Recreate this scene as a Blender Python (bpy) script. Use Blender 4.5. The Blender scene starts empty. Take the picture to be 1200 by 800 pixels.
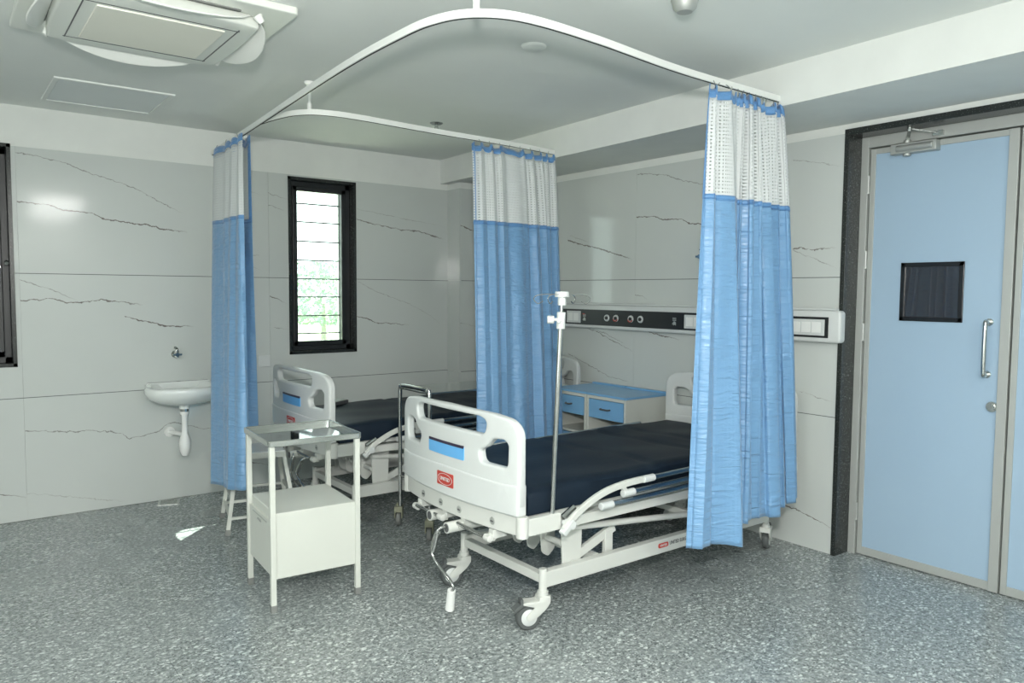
import bpy, bmesh, math, random
from mathutils import Vector, Matrix
random.seed(7)
S = bpy.context.scene
C = S.collection
PI = math.pi

# ---------------------------------------------------------------- camera, world, sun, lights, exposure
cam = bpy.data.cameras.new('camera'); co = bpy.data.objects.new('camera', cam); C.objects.link(co)
yaw, pit, rol, FPX = 0.651359, -0.065037, 0.0072495, 887.91
f = Vector((math.sin(yaw)*math.cos(pit), math.cos(yaw)*math.cos(pit), math.sin(pit)))
r0 = Vector((math.cos(yaw), -math.sin(yaw), 0)); u0 = r0.cross(f)
r_ = r0*math.cos(rol)+u0*math.sin(rol); u_ = u0*math.cos(rol)-r0*math.sin(rol)
CAM = Vector((-4.0768, -5.7547, 1.5030))
M = Matrix((( r_.x, u_.x, -f.x, CAM.x), (r_.y, u_.y, -f.y, CAM.y), (r_.z, u_.z, -f.z, CAM.z), (0,0,0,1)))
co.matrix_world = M
cam.sensor_fit = 'HORIZONTAL'; cam.sensor_width = 36; cam.lens = FPX*36/1200
cam.clip_start = 0.05; cam.clip_end = 200
S.camera = co

S.view_settings.view_transform = 'Standard'; S.view_settings.look = 'None'
S.view_settings.gamma = 1; S.view_settings.use_curve_mapping = False
S.view_settings.exposure = 0.25

w = bpy.data.worlds.new('sky'); S.world = w; w.use_nodes = True
nt = w.node_tree; bg = nt.nodes['Background']
bg.inputs[0].default_value = (0.90, 0.97, .96, 1); bg.inputs[1].default_value = 4.0

def lamp(name, kind, loc, energy, color=(1,1,1), target=None, **kw):
    l = bpy.data.lights.new(name, kind); l.energy = energy; l.color = color
    for k, v in kw.items(): setattr(l, k, v)
    o = bpy.data.objects.new(name, l); C.objects.link(o); o.location = loc
    if target is not None:
        o.rotation_euler = (Vector(target)-Vector(loc)).to_track_quat('-Z', 'Y').to_euler()
    return o
lamp('sun', 'SUN', (5,5,5), 30.0, (1,.95,.85), (5-1.10,5-.85,5-1.10), angle=math.radians(.6))
# the photographer's flash gun above the camera
lamp('flash', 'AREA', (-4.08,-5.75,1.90), 72, (1.0,.985,.95), (-1.9,-2.2,3.1), shape='DISK', size=.16)
FLASH = True

def portal(loc, target, sx, sy):
    o = lamp('sky_portal', 'AREA', loc, 1, target=target, shape='RECTANGLE', size=sx, size_y=sy); o.data.cycles.is_portal = True
portal((-1.59,.26,1.69), (-1.59,-1,1.69), .56, 1.36)
portal((-7.42,-5.2,1.6), (-6,-5.2,1.6), 3.0, 1.5)

# ---------------------------------------------------------------- materials
def newmat(name):
    m = bpy.data.materials.new(name); m.use_nodes = True
    return m, m.node_tree, m.node_tree.nodes['Principled BSDF']
def nd(nt, typ, **kw):
    n = nt.nodes.new(typ)
    for k, v in kw.items():
        if k == 'inp':
            for i, x in v.items():
                if isinstance(x, bpy.types.NodeSocket): nt.links.new(x, n.inputs[i])
                else: n.inputs[i].default_value = x
        else: setattr(n, k, v)
    return n
def mth(nt, op, a, b=0.0, c=None, clamp=False):
    n = nt.nodes.new('ShaderNodeMath'); n.operation = op; n.use_clamp = clamp
    for i, x in enumerate((a, b) if c is None else (a, b, c)):
        if isinstance(x, bpy.types.NodeSocket): nt.links.new(x, n.inputs[i])
        else: n.inputs[i].default_value = x
    return n.outputs[0]
def mix(nt, fac, a, b):
    n = nt.nodes.new('ShaderNodeMix'); n.data_type = 'RGBA'
    for i, x in ((0, fac), (6, a), (7, b)):
        if isinstance(x, bpy.types.NodeSocket): nt.links.new(x, n.inputs[i])
        else: n.inputs[i].default_value = x if i == 0 else (*x[:3], 1)
    return n.outputs[2]
def simple(name, col, rough=.5, metal=0, var=.06, scale=6, bump=0, bscale=60, coat=0):
    m, nt, b = newmat(name)
    tc = nd(nt, 'ShaderNodeTexCoord')
    nz = nd(nt, 'ShaderNodeTexNoise', inp={'Vector': tc.outputs['Object'], 'Scale': scale, 'Detail': 4.0})
    c = mix(nt, nz.outputs[0], [x*(1-var) for x in col], [min(1, x*(1+var)) for x in col])
    nt.links.new(c, b.inputs['Base Color'])
    b.inputs['Roughness'].default_value = rough; b.inputs['Metallic'].default_value = metal
    b.inputs['Coat Weight'].default_value = coat
    if bump:
        n2 = nd(nt, 'ShaderNodeTexNoise', inp={'Vector': tc.outputs['Object'], 'Scale': bscale, 'Detail': 5.0})
        bp = nd(nt, 'ShaderNodeBump', inp={'Height': n2.outputs[0], 'Strength': bump, 'Distance': .004})
        nt.links.new(bp.outputs[0], b.inputs['Normal'])
    return m

M_ = {}
M_['plaster'] = simple('plaster', (.72,.745,.715), .75, bump=.05, bscale=200)
M_['ceiling'] = simple('ceiling_paint', (.76,.79,.76), .8, var=.02, bump=.05, bscale=120)
M_['white'] = simple('white_powder_coat', (.60,.62,.585), .35, var=.02)
M_['cream'] = simple('cream_white_enamel', (.60,.625,.575), .38, var=.02)
M_['abs'] = simple('white_moulded_plastic', (.61,.64,.63), .38, var=.015, coat=.2)
M_['railwhite'] = simple('white_curtain_rail', (.82,.84,.81), .35, var=.01)
M_['chrome'] = simple('chrome', (.50,.51,.50), .12, 1.0, var=.03)
M_['steel'] = simple('stainless_steel', (.56,.58,.56), .22, 1.0, var=.05)
M_['steelpolish'] = simple('polished_stainless', (.36,.40,.40), .05, 1.0, var=.03)
M_['alu'] = simple('anodised_aluminium', (.46,.48,.46), .45, .6, var=.04)
M_['alupaint'] = simple('grey_door_frame', (.42,.44,.42), .45, .2, var=.04)
M_['tuberail'] = simple('blue_grey_tube', (.48,.55,.59), .24, 1.0, var=.03)
M_['black'] = simple('black_plastic', (.012,.014,.016), .3, var=.1)
M_['blackframe'] = simple('black_window_frame', (.012,.015,.017), .4, var=.2)
M_['rubber'] = simple('grey_rubber', (.09,.10,.10), .6, var=.1)
M_['footgrey'] = simple('grey_rubber_foot', (.20,.21,.20), .6, var=.1)
M_['castergrey'] = simple('olive_grey_caster', (.27,.28,.20), .5, var=.1)
M_['navy'] = simple('navy_rexine', (.008,.016,.028), .5, var=.15, bump=.25, bscale=25)
M_['navy'].node_tree.nodes['Principled BSDF'].inputs['Specular IOR Level'].default_value = .22
M_['bluelam'] = simple('blue_laminate', (.345,.475,.60), .38, var=.015)
M_['bluetop'] = simple('blue_cabinet_laminate', (.19,.41,.66), .3, var=.03)
M_['bluelabel'] = simple('blue_label', (.13,.42,.78), .4, var=.02)
M_['darklabel'] = simple('dark_label_edge', (.03,.02,.05), .4)
M_['red'] = simple('red_badge', (.50,.045,.03), .4, var=.03)
M_['ceramic'] = simple('white_ceramic', (.72,.76,.74), .1, var=.01, coat=.5)
M_['upvc'] = simple('white_pvc', (.78,.80,.78), .35, var=.01)
M_['acgrille'] = simple('cream_intake_grille', (.82,.82,.73), .6, var=.02)
M_['acbody'] = simple('ac_plastic', (.74,.77,.72), .45, var=.01)
M_['acflap'] = simple('ac_flap', (.84,.86,.82), .45, var=.01)
M_['hatch'] = simple('hatch_board', (.70,.74,.73), .75, var=.02)
M_['outlet'] = simple('ac_outlet', (.22,.23,.22), .7)
M_['joint'] = simple('tile_joint', (.09,.10,.10), .8)
M_['dark'] = simple('dark_recess', (.02,.022,.022), .8)
M_['darkgrey'] = simple('dark_grey_plastic', (.08,.085,.09), .4)
M_['concrete'] = simple('outside_render', (.6,.6,.56), .9)
M_['grass'] = simple('outside_grass', (.42,.52,.28), .9, var=.3, scale=.6)
M_['road'] = simple('outside_pale_ground', (.75,.72,.62), .9, var=.1, scale=.8)
M_['leafy'] = simple('outside_foliage', (.30,.40,.33), .8, var=.3, scale=3)
M_['bark'] = simple('bark', (.35,.34,.30), .9)

def m_granite_black():
    m, nt, b = newmat('black_granite')
    tc = nd(nt, 'ShaderNodeTexCoord')
    v = nd(nt, 'ShaderNodeTexNoise', inp={'Vector': tc.outputs['Object'], 'Scale': 160.0, 'Detail': 3.0})
    r = nd(nt, 'ShaderNodeValToRGB', inp={0: v.outputs[0]})
    r.color_ramp.elements[0].position = .60; r.color_ramp.elements[0].color = (.018,.022,.021,1)
    r.color_ramp.elements[1].position = .78; r.color_ramp.elements[1].color = (.25,.27,.26,1)
    nt.links.new(r.outputs[0], b.inputs['Base Color']); b.inputs['Roughness'].default_value = .22
    return m
M_['granite'] = m_granite_black()

def m_floor():
    m, nt, b = newmat('speckled_granite_floor')
    tc = nd(nt, 'ShaderNodeTexCoord')
    wn = nd(nt, 'ShaderNodeTexNoise', inp={'Vector': tc.outputs['Object'], 'Scale': 30.0, 'Detail': 2.0})
    wv = nd(nt, 'ShaderNodeVectorMath', operation='MULTIPLY_ADD', inp={0: wn.outputs[1], 1: (.022,.022,0), 2: tc.outputs['Object']})
    def layer(scale, th, keep, chan, rot, sy):
        mp = nd(nt, 'ShaderNodeMapping', inp={0: wv.outputs[0]}); mp.inputs['Rotation'].default_value = (0,0,rot); mp.inputs['Scale'].default_value = (1,sy,1)
        v = nd(nt, 'ShaderNodeTexVoronoi', inp={'Vector': mp.outputs[0], 'Scale': scale}); sc = nd(nt, 'ShaderNodeSeparateColor', inp={0: v.outputs[1]})
        blob = mth(nt, 'MULTIPLY', mth(nt, 'SUBTRACT', th, v.outputs[0]), 8.0, clamp=True)
        return mth(nt, 'MULTIPLY', blob, mth(nt, 'GREATER_THAN', sc.outputs[chan], keep))
    n1 = nd(nt, 'ShaderNodeTexNoise', inp={'Vector': tc.outputs['Object'], 'Scale': 48.0, 'Detail': 7.0, 'Roughness': .78})
    n4 = nd(nt, 'ShaderNodeTexNoise', inp={'Vector': tc.outputs['Object'], 'Scale': 1.1, 'Detail': 3.0})
    r1 = nd(nt, 'ShaderNodeValToRGB', inp={0: n1.outputs[0]})
    e = r1.color_ramp.elements; e[0].position = .36; e[0].color = (.085,.10,.102,1); e[1].position = .64; e[1].color = (.41,.445,.44,1)
    x = r1.color_ramp.elements.new(.50); x.color = (.192,.216,.214,1)
    c = mix(nt, mth(nt, 'MULTIPLY', layer(34, .42, .74, 0, .6, 1.7), .62), r1.outputs[0], (.62,.67,.65))
    c = mix(nt, mth(nt, 'MULTIPLY', layer(70, .40, .76, 1, -.4, 1.3), .60), c, (.66,.70,.68))
    c = mix(nt, mth(nt, 'MULTIPLY', layer(80, .42, .80, 2, .9, 1.4), .75), c, (.035,.042,.044))
    gg = mth(nt, 'MULTIPLY_ADD', n4.outputs[0], .3, 1.14)
    vm = nd(nt, 'ShaderNodeVectorMath', operation='SCALE', inp={0: c, 'Scale': gg})
    nt.links.new(vm.outputs[0], b.inputs['Base Color'])
    rr = mth(nt, 'MULTIPLY_ADD', n4.outputs[0], .14, .20)
    nt.links.new(rr, b.inputs['Roughness']); b.inputs['Specular IOR Level'].default_value = .5
    return m
M_['floor'] = m_floor()
M_['grout'] = simple('floor_joint', (.30,.33,.32), .7)

def vein_mat(name, veins, base=(.55,.585,.565)):
    """glazed tile: each vein is a curve v(u) over the tile's own uv"""
    m, nt, b = newmat(name)
    uv = nd(nt, 'ShaderNodeUVMap'); sep = nd(nt, 'ShaderNodeSeparateXYZ', inp={0: uv.outputs[0]})
    U, V = sep.outputs[0], sep.outputs[1]
    sc = nd(nt, 'ShaderNodeVectorMath', operation='MULTIPLY', inp={0: uv.outputs[0], 1: (2,1,1)})
    nz = nd(nt, 'ShaderNodeTexNoise', inp={'Vector': sc.outputs[0], 'Scale': 18.0, 'Detail': 5.0, 'Roughness': .65})
    nb = nd(nt, 'ShaderNodeTexNoise', inp={'Vector': sc.outputs[0], 'Scale': 9.0, 'Detail': 3.0})
    nc = nd(nt, 'ShaderNodeTexNoise', inp={'Vector': sc.outputs[0], 'Scale': 1.6, 'Detail': 4.0})
    off = mth(nt, 'MULTIPLY_ADD', nz.outputs[0], .05, -.025)
    Vn = mth(nt, 'ADD', V, off)
    col = mix(nt, nc.outputs[0], [x*.965 for x in base], [x*1.035 for x in base])
    for pts, wd, dark, tint in veins:
        fc = nt.nodes.new('ShaderNodeFloatCurve'); cu = fc.mapping.curves[0]
        fc.mapping.use_clip = False
        u0, u1 = pts[0][0], pts[-1][0]
        cu.points[0].location = (max(0, pts[0][0]), pts[0][1]); cu.points[1].location = (min(1, pts[-1][0]), pts[-1][1])
        for p in pts[1:-1]: cu.points.new(*p)
        for p in cu.points: p.handle_type = 'VECTOR'
        fc.mapping.extend = 'HORIZONTAL'; fc.mapping.update()
        nt.links.new(U, fc.inputs['Value'])
        d = mth(nt, 'ABSOLUTE', mth(nt, 'SUBTRACT', Vn, fc.outputs[0]))
        # width swells and thins along the vein
        ww = mth(nt, 'MULTIPLY', mth(nt, 'MULTIPLY_ADD', nb.outputs[0], 3.2, -.75, clamp=False), wd)
        ww = mth(nt, 'MAXIMUM', ww, wd*.25)
        mk = mth(nt, 'SUBTRACT', 1.0, mth(nt, 'DIVIDE', d, ww), clamp=True)
        mk = mth(nt, 'MULTIPLY', mk, 1.9, clamp=True)
        mk = mth(nt, 'MULTIPLY', mk, mth(nt, 'GREATER_THAN', U, u0))
        fade = mth(nt, 'MULTIPLY', mth(nt, 'SUBTRACT', u1, U), 14.0, clamp=True)
        mk = mth(nt, 'MULTIPLY', mth(nt, 'MULTIPLY', mk, fade), dark)
        col = mix(nt, mk, col, tint)
    nt.links.new(col, b.inputs['Base Color'])
    b.inputs['Roughness'].default_value = .10; b.inputs['Specular IOR Level'].default_value = .45
    return m
DK = (.10,.07,.06); GY = (.20,.19,.18)
M_['tile'] = vein_mat('tile_plain', [])
M_['t_upA'] = vein_mat('tile_upper_veins', [
  ([(0,.951),(.072,.936),(.176,.898),(.268,.833),(.331,.803),(.396,.765),(.445,.73),(.53,.641),(.625,.55)], .0045,.75,GY),
  ([(0,.566),(.111,.556),(.156,.522),(.201,.521),(.264,.509),(.311,.465),(.376,.452),(.442,.438),(.476,.442),(.528,.411),(.58,.402),(.641,.393)], .0062,.85,DK),
  ([(.796,.215),(.84,.22),(.865,.2),(.97,.209)], .005,.8,DK), ([(.796,.205),(.859,.156),(.973,.059)], .004,.7,GY),
  ([(.785,.87),(.881,.826),(.978,.777)], .004,.6,GY)])
M_['t_upB'] = vein_mat('tile_upper_veins_b', [
  ([(0,.80),(.06,.77),(.12,.745)], .004,.7,GY), ([(0,.69),(.04,.665),(.10,.64)], .004,.7,GY),
  ([(.457,.61),(.539,.577),(.714,.534),(.818,.528),(.985,.461)], .006,.8,DK), ([(.45,.72),(.7,.66),(.98,.60)], .003,.5,GY)])
M_['t_upC'] = vein_mat('tile_upper_veins_c', [
  ([(0,.60),(.06,.56),(.2,.50)], .007,.9,DK), ([(.534,.406),(.617,.356),(.739,.312),(.855,.255),(.981,.183)], .0075,.9,DK),
  ([(.55,.45),(.65,.39),(.70,.37)], .003,.6,GY)])
M_['t_midA'] = vein_mat('tile_middle_veins', [
  ([(0,.953),(.058,.907),(.117,.867),(.161,.818),(.207,.776)], .004,.8,GY),
  ([(0,.784),(.116,.797),(.161,.769),(.223,.769),(.286,.79),(.451,.746)], .006,.85,DK),
  ([(.376,.644),(.45,.604),(.484,.588),(.536,.556),(.572,.554),(.662,.551)], .006,.9,DK)])
M_['t_midB'] = vein_mat('tile_middle_veins_b', [
  ([(0,.822),(.038,.798),(.092,.74)], .006,.85,DK),
  ([(.453,.614),(.511,.594),(.56,.548),(.661,.535),(.765,.513)], .0055,.9,DK),
  ([(.464,.974),(.561,.879),(.765,.743),(.899,.611),(.965,.504)], .0035,.65,GY),
  ([(.02,.52),(.10,.50)], .004,.7,GY)])
M_['t_midC'] = vein_mat('tile_middle_veins_c', [
  ([(.0,.54),(.25,.43),(.5,.3)], .003,.6,GY),
  ([(.65,.55),(.687,.527),(.759,.5),(.835,.442),(.991,.349)], .0045,.8,DK), ([(.7,.53),(.80,.50),(.96,.39)], .0035,.7,GY),
  ([(.545,.264),(.691,.175),(.839,.084),(.979,.055)], .004,.75,GY)])
M_['t_midD'] = vein_mat('tile_middle_veins_d', [
  ([(0,.865),(.048,.85),(.095,.813)], .004,.75,GY), ([(.0,.58),(.078,.537),(.154,.506),(.274,.482)], .0055,.85,DK),
  ([(.843,.163),(.911,.128),(.981,.108)], .004,.7,GY)])
M_['t_lowA'] = vein_mat('tile_lower_veins', [
  ([(0,.733),(.086,.712),(.193,.689),(.218,.698),(.256,.676),(.305,.665),(.354,.633),(.381,.589),(.439,.599),(.502,.624),(.527,.672),(.57,.694),(.617,.654),(.691,.607),(.8,.6)], .0055,.8,GY),
  ([(0,.22),(.139,.154),(.364,.037)], .0035,.5,GY), ([(.75,.28),(.85,.27),(1,.189)], .005,.8,DK)])

def m_cloth(name, col, lin=1.0):
    m, nt, b = newmat(name)
    uv = nd(nt, 'ShaderNodeUVMap'); tc = nd(nt, 'ShaderNodeTexCoord')
    b.inputs['Base Color'].default_value = (*col, 1)
    b.inputs['Roughness'].default_value = .30; b.inputs['Sheen Weight'].default_value = .25
    b.inputs['Specular IOR Level'].default_value = .6
    b.inputs['Anisotropic'].default_value = .4
    mp = nd(nt, 'ShaderNodeMapping', inp={0: uv.outputs[0]}); mp.inputs['Scale'].default_value = (1.6,9,1)
    n = nd(nt, 'ShaderNodeTexNoise', inp={'Vector': mp.outputs[0], 'Scale': 5.0, 'Detail': 4.0, 'Roughness': .5, 'Distortion': .6})
    n2 = nd(nt, 'ShaderNodeTexNoise', inp={'Vector': uv.outputs[0], 'Scale': 7.0, 'Detail': 2.0})
    # pressed packing creases every 0.28 m of height
    sep = nd(nt, 'ShaderNodeSeparateXYZ', inp={0: uv.outputs[0]})
    fr = mth(nt, 'FRACT', mth(nt, 'MULTIPLY', sep.outputs[1], 3.6))
    cr = mth(nt, 'SUBTRACT', 1.0, mth(nt, 'MULTIPLY', mth(nt, 'ABSOLUTE', mth(nt, 'SUBTRACT', fr, .5)), 60.0), clamp=True)
    h = mth(nt, 'ADD', mth(nt, 'MULTIPLY', mth(nt, 'MULTIPLY', n.outputs[0], n2.outputs[0]), 1.3), mth(nt, 'MULTIPLY', cr, .09))
    bp = nd(nt, 'ShaderNodeBump', inp={'Height': h, 'Strength': .9, 'Distance': .02})
    nt.links.new(bp.outputs[0], b.inputs['Normal'])
    tr = nd(nt, 'ShaderNodeBsdfTranslucent', inp={'Color': (*[min(1, x*1.25) for x in col], 1)})
    ms = nd(nt, 'ShaderNodeMixShader', inp={0: .18, 1: b.outputs[0], 2: tr.outputs[0]})
    nt.links.new(ms.outputs[0], nt.nodes['Material Output'].inputs[0])
    return m
M_['cloth'] = m_cloth('blue_satin', (.195,.395,.64))
M_['clothtape'] = m_cloth('blue_satin_tape', (.13,.32,.62))
def m_net():
    m, nt, b = newmat('white_net')
    uv = nd(nt, 'ShaderNodeUVMap'); sep = nd(nt, 'ShaderNodeSeparateXYZ', inp={0: uv.outputs[0]})
    b.inputs['Base Color'].default_value = (.80,.83,.83,1); b.inputs['Roughness'].default_value = .7
    def band(s):
        fr = mth(nt, 'FRACT', mth(nt, 'MULTIPLY', s, 1/.0165))
        return mth(nt, 'LESS_THAN', mth(nt, 'ABSOLUTE', mth(nt, 'SUBTRACT', fr, .5)), .18)
    hole = mth(nt, 'MULTIPLY', band(sep.outputs[0]), band(sep.outputs[1]))
    t = nd(nt, 'ShaderNodeBsdfTransparent')
    tr = nd(nt, 'ShaderNodeBsdfTranslucent', inp={'Color': (.85,.88,.88,1)})
    m1 = nd(nt, 'ShaderNodeMixShader', inp={0: .3, 1: b.outputs[0], 2: tr.outputs[0]})
    m2 = nd(nt, 'ShaderNodeMixShader', inp={0: mth(nt, 'MULTIPLY', hole, .95), 1: m1.outputs[0], 2: t.outputs[0]})
    nt.links.new(m2.outputs[0], nt.nodes['Material Output'].inputs[0])
    return m
M_['net'] = m_net()
def m_glass(name, tint, refl=.12):
    m, nt, b = newmat(name)
    t = nd(nt, 'ShaderNodeBsdfTransparent', inp={0: (*tint, 1)})
    g = nd(nt, 'ShaderNodeBsdfGlossy', inp={'Roughness': .02, 'Color': (.9,.95,.95,1)})
    ms = nd(nt, 'ShaderNodeMixShader', inp={0: refl, 1: t.outputs[0], 2: g.outputs[0]})
    nt.links.new(ms.outputs[0], nt.nodes['Material Output'].inputs[0])
    return m
M_['glass'] = m_glass('clear_glass', (.88,.95,.93), .06)
M_['darkglass'] = m_glass('dark_glass', (.05,.06,.065), .2)
def m_emit(name, col, s):
    m, nt, b = newmat(name)
    e = nd(nt, 'ShaderNodeEmission', inp={0: (*col, 1), 1: s}); nt.links.new(e.outputs[0], nt.nodes['Material Output'].inputs[0])
    return m
M_['panelglow'] = m_emit('lamp_diffuser', (1,.99,.96), 5.0)

# ---------------------------------------------------------------- mesh helpers
def obj(name, bm, mat, parent=None, smooth=False, label=None, bevel=0, auto=True):
    me = bpy.data.meshes.new(name)
    bmesh.ops.recalc_face_normals(bm, faces=bm.faces)
    bm.to_mesh(me); bm.free()
    me.materials.append(M_[mat] if isinstance(mat, str) else mat)
    o = bpy.data.objects.new(name, me); C.objects.link(o)
    if smooth:
        for p in me.polygons: p.use_smooth = True
        if auto: me.set_sharp_from_angle(angle=math.radians(38))
    if bevel:
        b = o.modifiers.new('bevel', 'BEVEL'); b.width = bevel; b.segments = 2; b.limit_method = 'ANGLE'; b.angle_limit = math.radians(40)
    if parent is not None: o.parent = parent
    if label: o['label'] = label
    return o
def thing(name, label, cat, loc=(0,0,0), rz=0, group=None):
    o = bpy.data.objects.new(name, None); C.objects.link(o); o.location = loc; o.rotation_euler = (0,0,rz)
    o.empty_display_size = .1
    o['label'] = label; o['category'] = cat
    if group: o['group'] = group
    return o
def tag(o, label, cat, group=None):
    o['label'] = label; o['category'] = cat
    if group: o['group'] = group
    return o
def struct(o, label=None):
    o['kind'] = 'structure'
    if label: o['label'] = label
    return o
def BM(): return bmesh.new()
def box(bm, x0, x1, y0, y1, z0, z1, mat=None):
    r = bmesh.ops.create_cube(bm, size=1)
    mt = Matrix.Translation(((x0+x1)/2,(y0+y1)/2,(z0+z1)/2)) @ Matrix.Diagonal((abs(x1-x0),abs(y1-y0),abs(z1-z0),1))
    if mat is not None: mt = mat @ mt
    bmesh.ops.transform(bm, matrix=mt, verts=r['verts']); return bm
def B(*a): return box(BM(), *a)
def cyl(bm, p0, p1, r0, r1=None, seg=16, cap=True):
    p0, p1 = Vector(p0), Vector(p1); r1 = r0 if r1 is None else r1
    d = p1-p0; r = bmesh.ops.create_cone(bm, cap_ends=cap, segments=seg, radius1=r0, radius2=r1, depth=d.length)
    q = d.to_track_quat('Z', 'Y').to_matrix().to_4x4()
    bmesh.ops.transform(bm, matrix=Matrix.Translation((p0+p1)/2) @ q, verts=r['verts']); return bm
def rods(bm, pts, w, h=None, up=(0,0,1), seg=None, closed=False):
    """sweep a round (h None) or rectangular w*h section along a polyline, w across, h along up"""
    pts = [Vector(p) for p in pts]; n = len(pts); up = Vector(up); rings = []
    if h is None:
        k = seg or 10; prof = [(math.cos(2*PI*i/k)*w, math.sin(2*PI*i/k)*w) for i in range(k)]
    else: prof = [(-w/2,-h/2),(w/2,-h/2),(w/2,h/2),(-w/2,h/2)]
    ref = None
    for i in range(n):
        if closed: a, b = pts[i-1], pts[(i+1) % n]
        else: a, b = pts[max(0,i-1)], pts[min(n-1,i+1)]
        t = (b-a).normalized()
        if h is None:
            if ref is None: ref = up if abs(t.dot(up)) < .95 else Vector((1,0,0))
            s = t.cross(ref)
            if s.length < 1e-4: s = t.cross(Vector((1,.3,.2)))
            s.normalize(); ref = s.cross(t).normalized(); v = ref
            sc = 1.0
        else:
            s = t.cross(up).normalized(); v = s.cross(t).normalized()
            d1 = (pts[i]-pts[i-1]).normalized() if i else t
            sc = 1/max(.5, t.dot(d1))
        rings.append([bm.verts.new(pts[i]+s*x*(sc if h is not None else 1)+v*y*(sc if h is not None else 1)) for x, y in prof])
    k = len(prof)
    m = n if closed else n-1
    for i in range(m):
        A, Bq = rings[i], rings[(i+1) % n]
        for j in range(k): bm.faces.new((A[j], A[(j+1) % k], Bq[(j+1) % k], Bq[j]))
    if not closed:
        bm.faces.new(rings[0][::-1]); bm.faces.new(rings[-1])
    return bm
def smoothpts(pts, n=8):
    """catmull-rom through points"""
    P = [Vector(p) for p in pts]; out = []
    for i in range(len(P)-1):
        a = P[i-1] if i else P[i]*2-P[i+1]; b, c = P[i], P[i+1]; d = P[i+2] if i+2 < len(P) else c*2-b
        for k in range(n):
            t = k/n; out.append(.5*((2*b)+(c-a)*t+(2*a-5*b+4*c-d)*t*t+(3*b-a-3*c+d)*t**3))
    out.append(P[-1]); return out
def lathe(bm, prof, c=(0,0,0), seg=32, sx=1, sy=1, mat=None):
    rings = []
    for r, z in prof:
        if r < 1e-5:
            p = Vector((c[0],c[1],c[2]+z)); rings.append([bm.verts.new(mat @ p if mat else p)])
        else:
            row = []
            for i in range(seg):
                a = 2*PI*i/seg; p = Vector((c[0]+r*math.cos(a)*sx, c[1]+r*math.sin(a)*sy, c[2]+z)); row.append(bm.verts.new(mat @ p if mat else p))
            rings.append(row)
    for A, D in zip(rings, rings[1:]):
        if len(A) == 1 and len(D) == 1: continue
        for i in range(seg):
            j = (i+1) % seg
            if len(A) == 1: bm.faces.new((A[0], D[i], D[j]))
            elif len(D) == 1: bm.faces.new((A[i], A[j], D[0]))
            else: bm.faces.new((A[i], A[j], D[j], D[i]))
    return bm
def rrect(x0, x1, y0, y1, r, n=6):
    """rounded rectangle outline; r one radius or four (bl, br, tr, tl)"""
    if not isinstance(r, (tuple, list)): r = (r,)*4
    out = []
    for (cx, cy, a0, rr) in ((x0+r[0], y0+r[0], PI, r[0]), (x1-r[1], y0+r[1], 1.5*PI, r[1]), (x1-r[2], y1-r[2], 0, r[2]), (x0+r[3], y1-r[3], .5*PI, r[3])):
        for i in range(n+1):
            a = a0+.5*PI*i/n; out.append((cx+rr*math.cos(a), cy+rr*math.sin(a)))
    return out
def rounded_poly(pts, r, n=5):
    out = []; N = len(pts)
    for i in range(N):
        p = Vector((*pts[i],0)); a = Vector((*pts[i-1],0)); b = Vector((*pts[(i+1) % N],0))
        da, db = (a-p), (b-p); rr = min(r, da.length*.45, db.length*.45)
        s, e = p+da.normalized()*rr, p+db.normalized()*rr
        for k in range(n+1):
            t = k/n; q = s*(1-t)**2+p*2*t*(1-t)+e*t*t; out.append((q.x, q.y))
    return out
def plate(outline, holes=(), thick=.02, bev=.004, res=2):
    """2D shape with holes, extruded about z=0, as a bmesh (x, y in plane, z across)"""
    cu = bpy.data.curves.new('c', 'CURVE'); cu.dimensions = '2D'; cu.fill_mode = 'BOTH'
    for pts in (outline, *holes):
        sp = cu.splines.new('POLY'); sp.points.add(len(pts)-1); sp.use_cyclic_u = True
        for p, q in zip(sp.points, pts): p.co = (q[0], q[1], 0, 1)
    cu.extrude = thick/2-bev; cu.bevel_depth = bev; cu.bevel_resolution = res; cu.offset = -bev
    o = bpy.data.objects.new('c', cu); C.objects.link(o)
    dg = bpy.context.evaluated_depsgraph_get(); me = bpy.data.meshes.new_from_object(o.evaluated_get(dg))
    bm = BM(); bm.from_mesh(me); bmesh.ops.remove_doubles(bm, verts=bm.verts, dist=1e-5)
    bpy.data.objects.remove(o); bpy.data.curves.remove(cu); bpy.data.meshes.remove(me)
    return bm
def text_bm(s, size, depth=.0006, align='CENTER'):
    cu = bpy.data.curves.new('t', 'FONT'); cu.body = s; cu.size = size; cu.extrude = depth; cu.align_x = align; cu.align_y = 'CENTER'; cu.resolution_u = 2
    cu.offset = size*.012
    o = bpy.data.objects.new('t', cu); C.objects.link(o)
    dg = bpy.context.evaluated_depsgraph_get(); me = bpy.data.meshes.new_from_object(o.evaluated_get(dg))
    bm = BM(); bm.from_mesh(me)
    bpy.data.objects.remove(o); bpy.data.curves.remove(cu); bpy.data.meshes.remove(me)
    return bm
def xf(bm, m): bmesh.ops.transform(bm, matrix=m, verts=bm.verts); return bm
T = Matrix.Translation
def axes(ax, ay, az, o=(0,0,0)):
    m = Matrix.Identity(4)
    for i, v in enumerate((ax, ay, az, o)):
        for j in range(3): m[j][i] = v[j]
    return m

# ---------------------------------------------------------------- structure
XL, YB, ZC = -7.2, -8.2, 2.655
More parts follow.
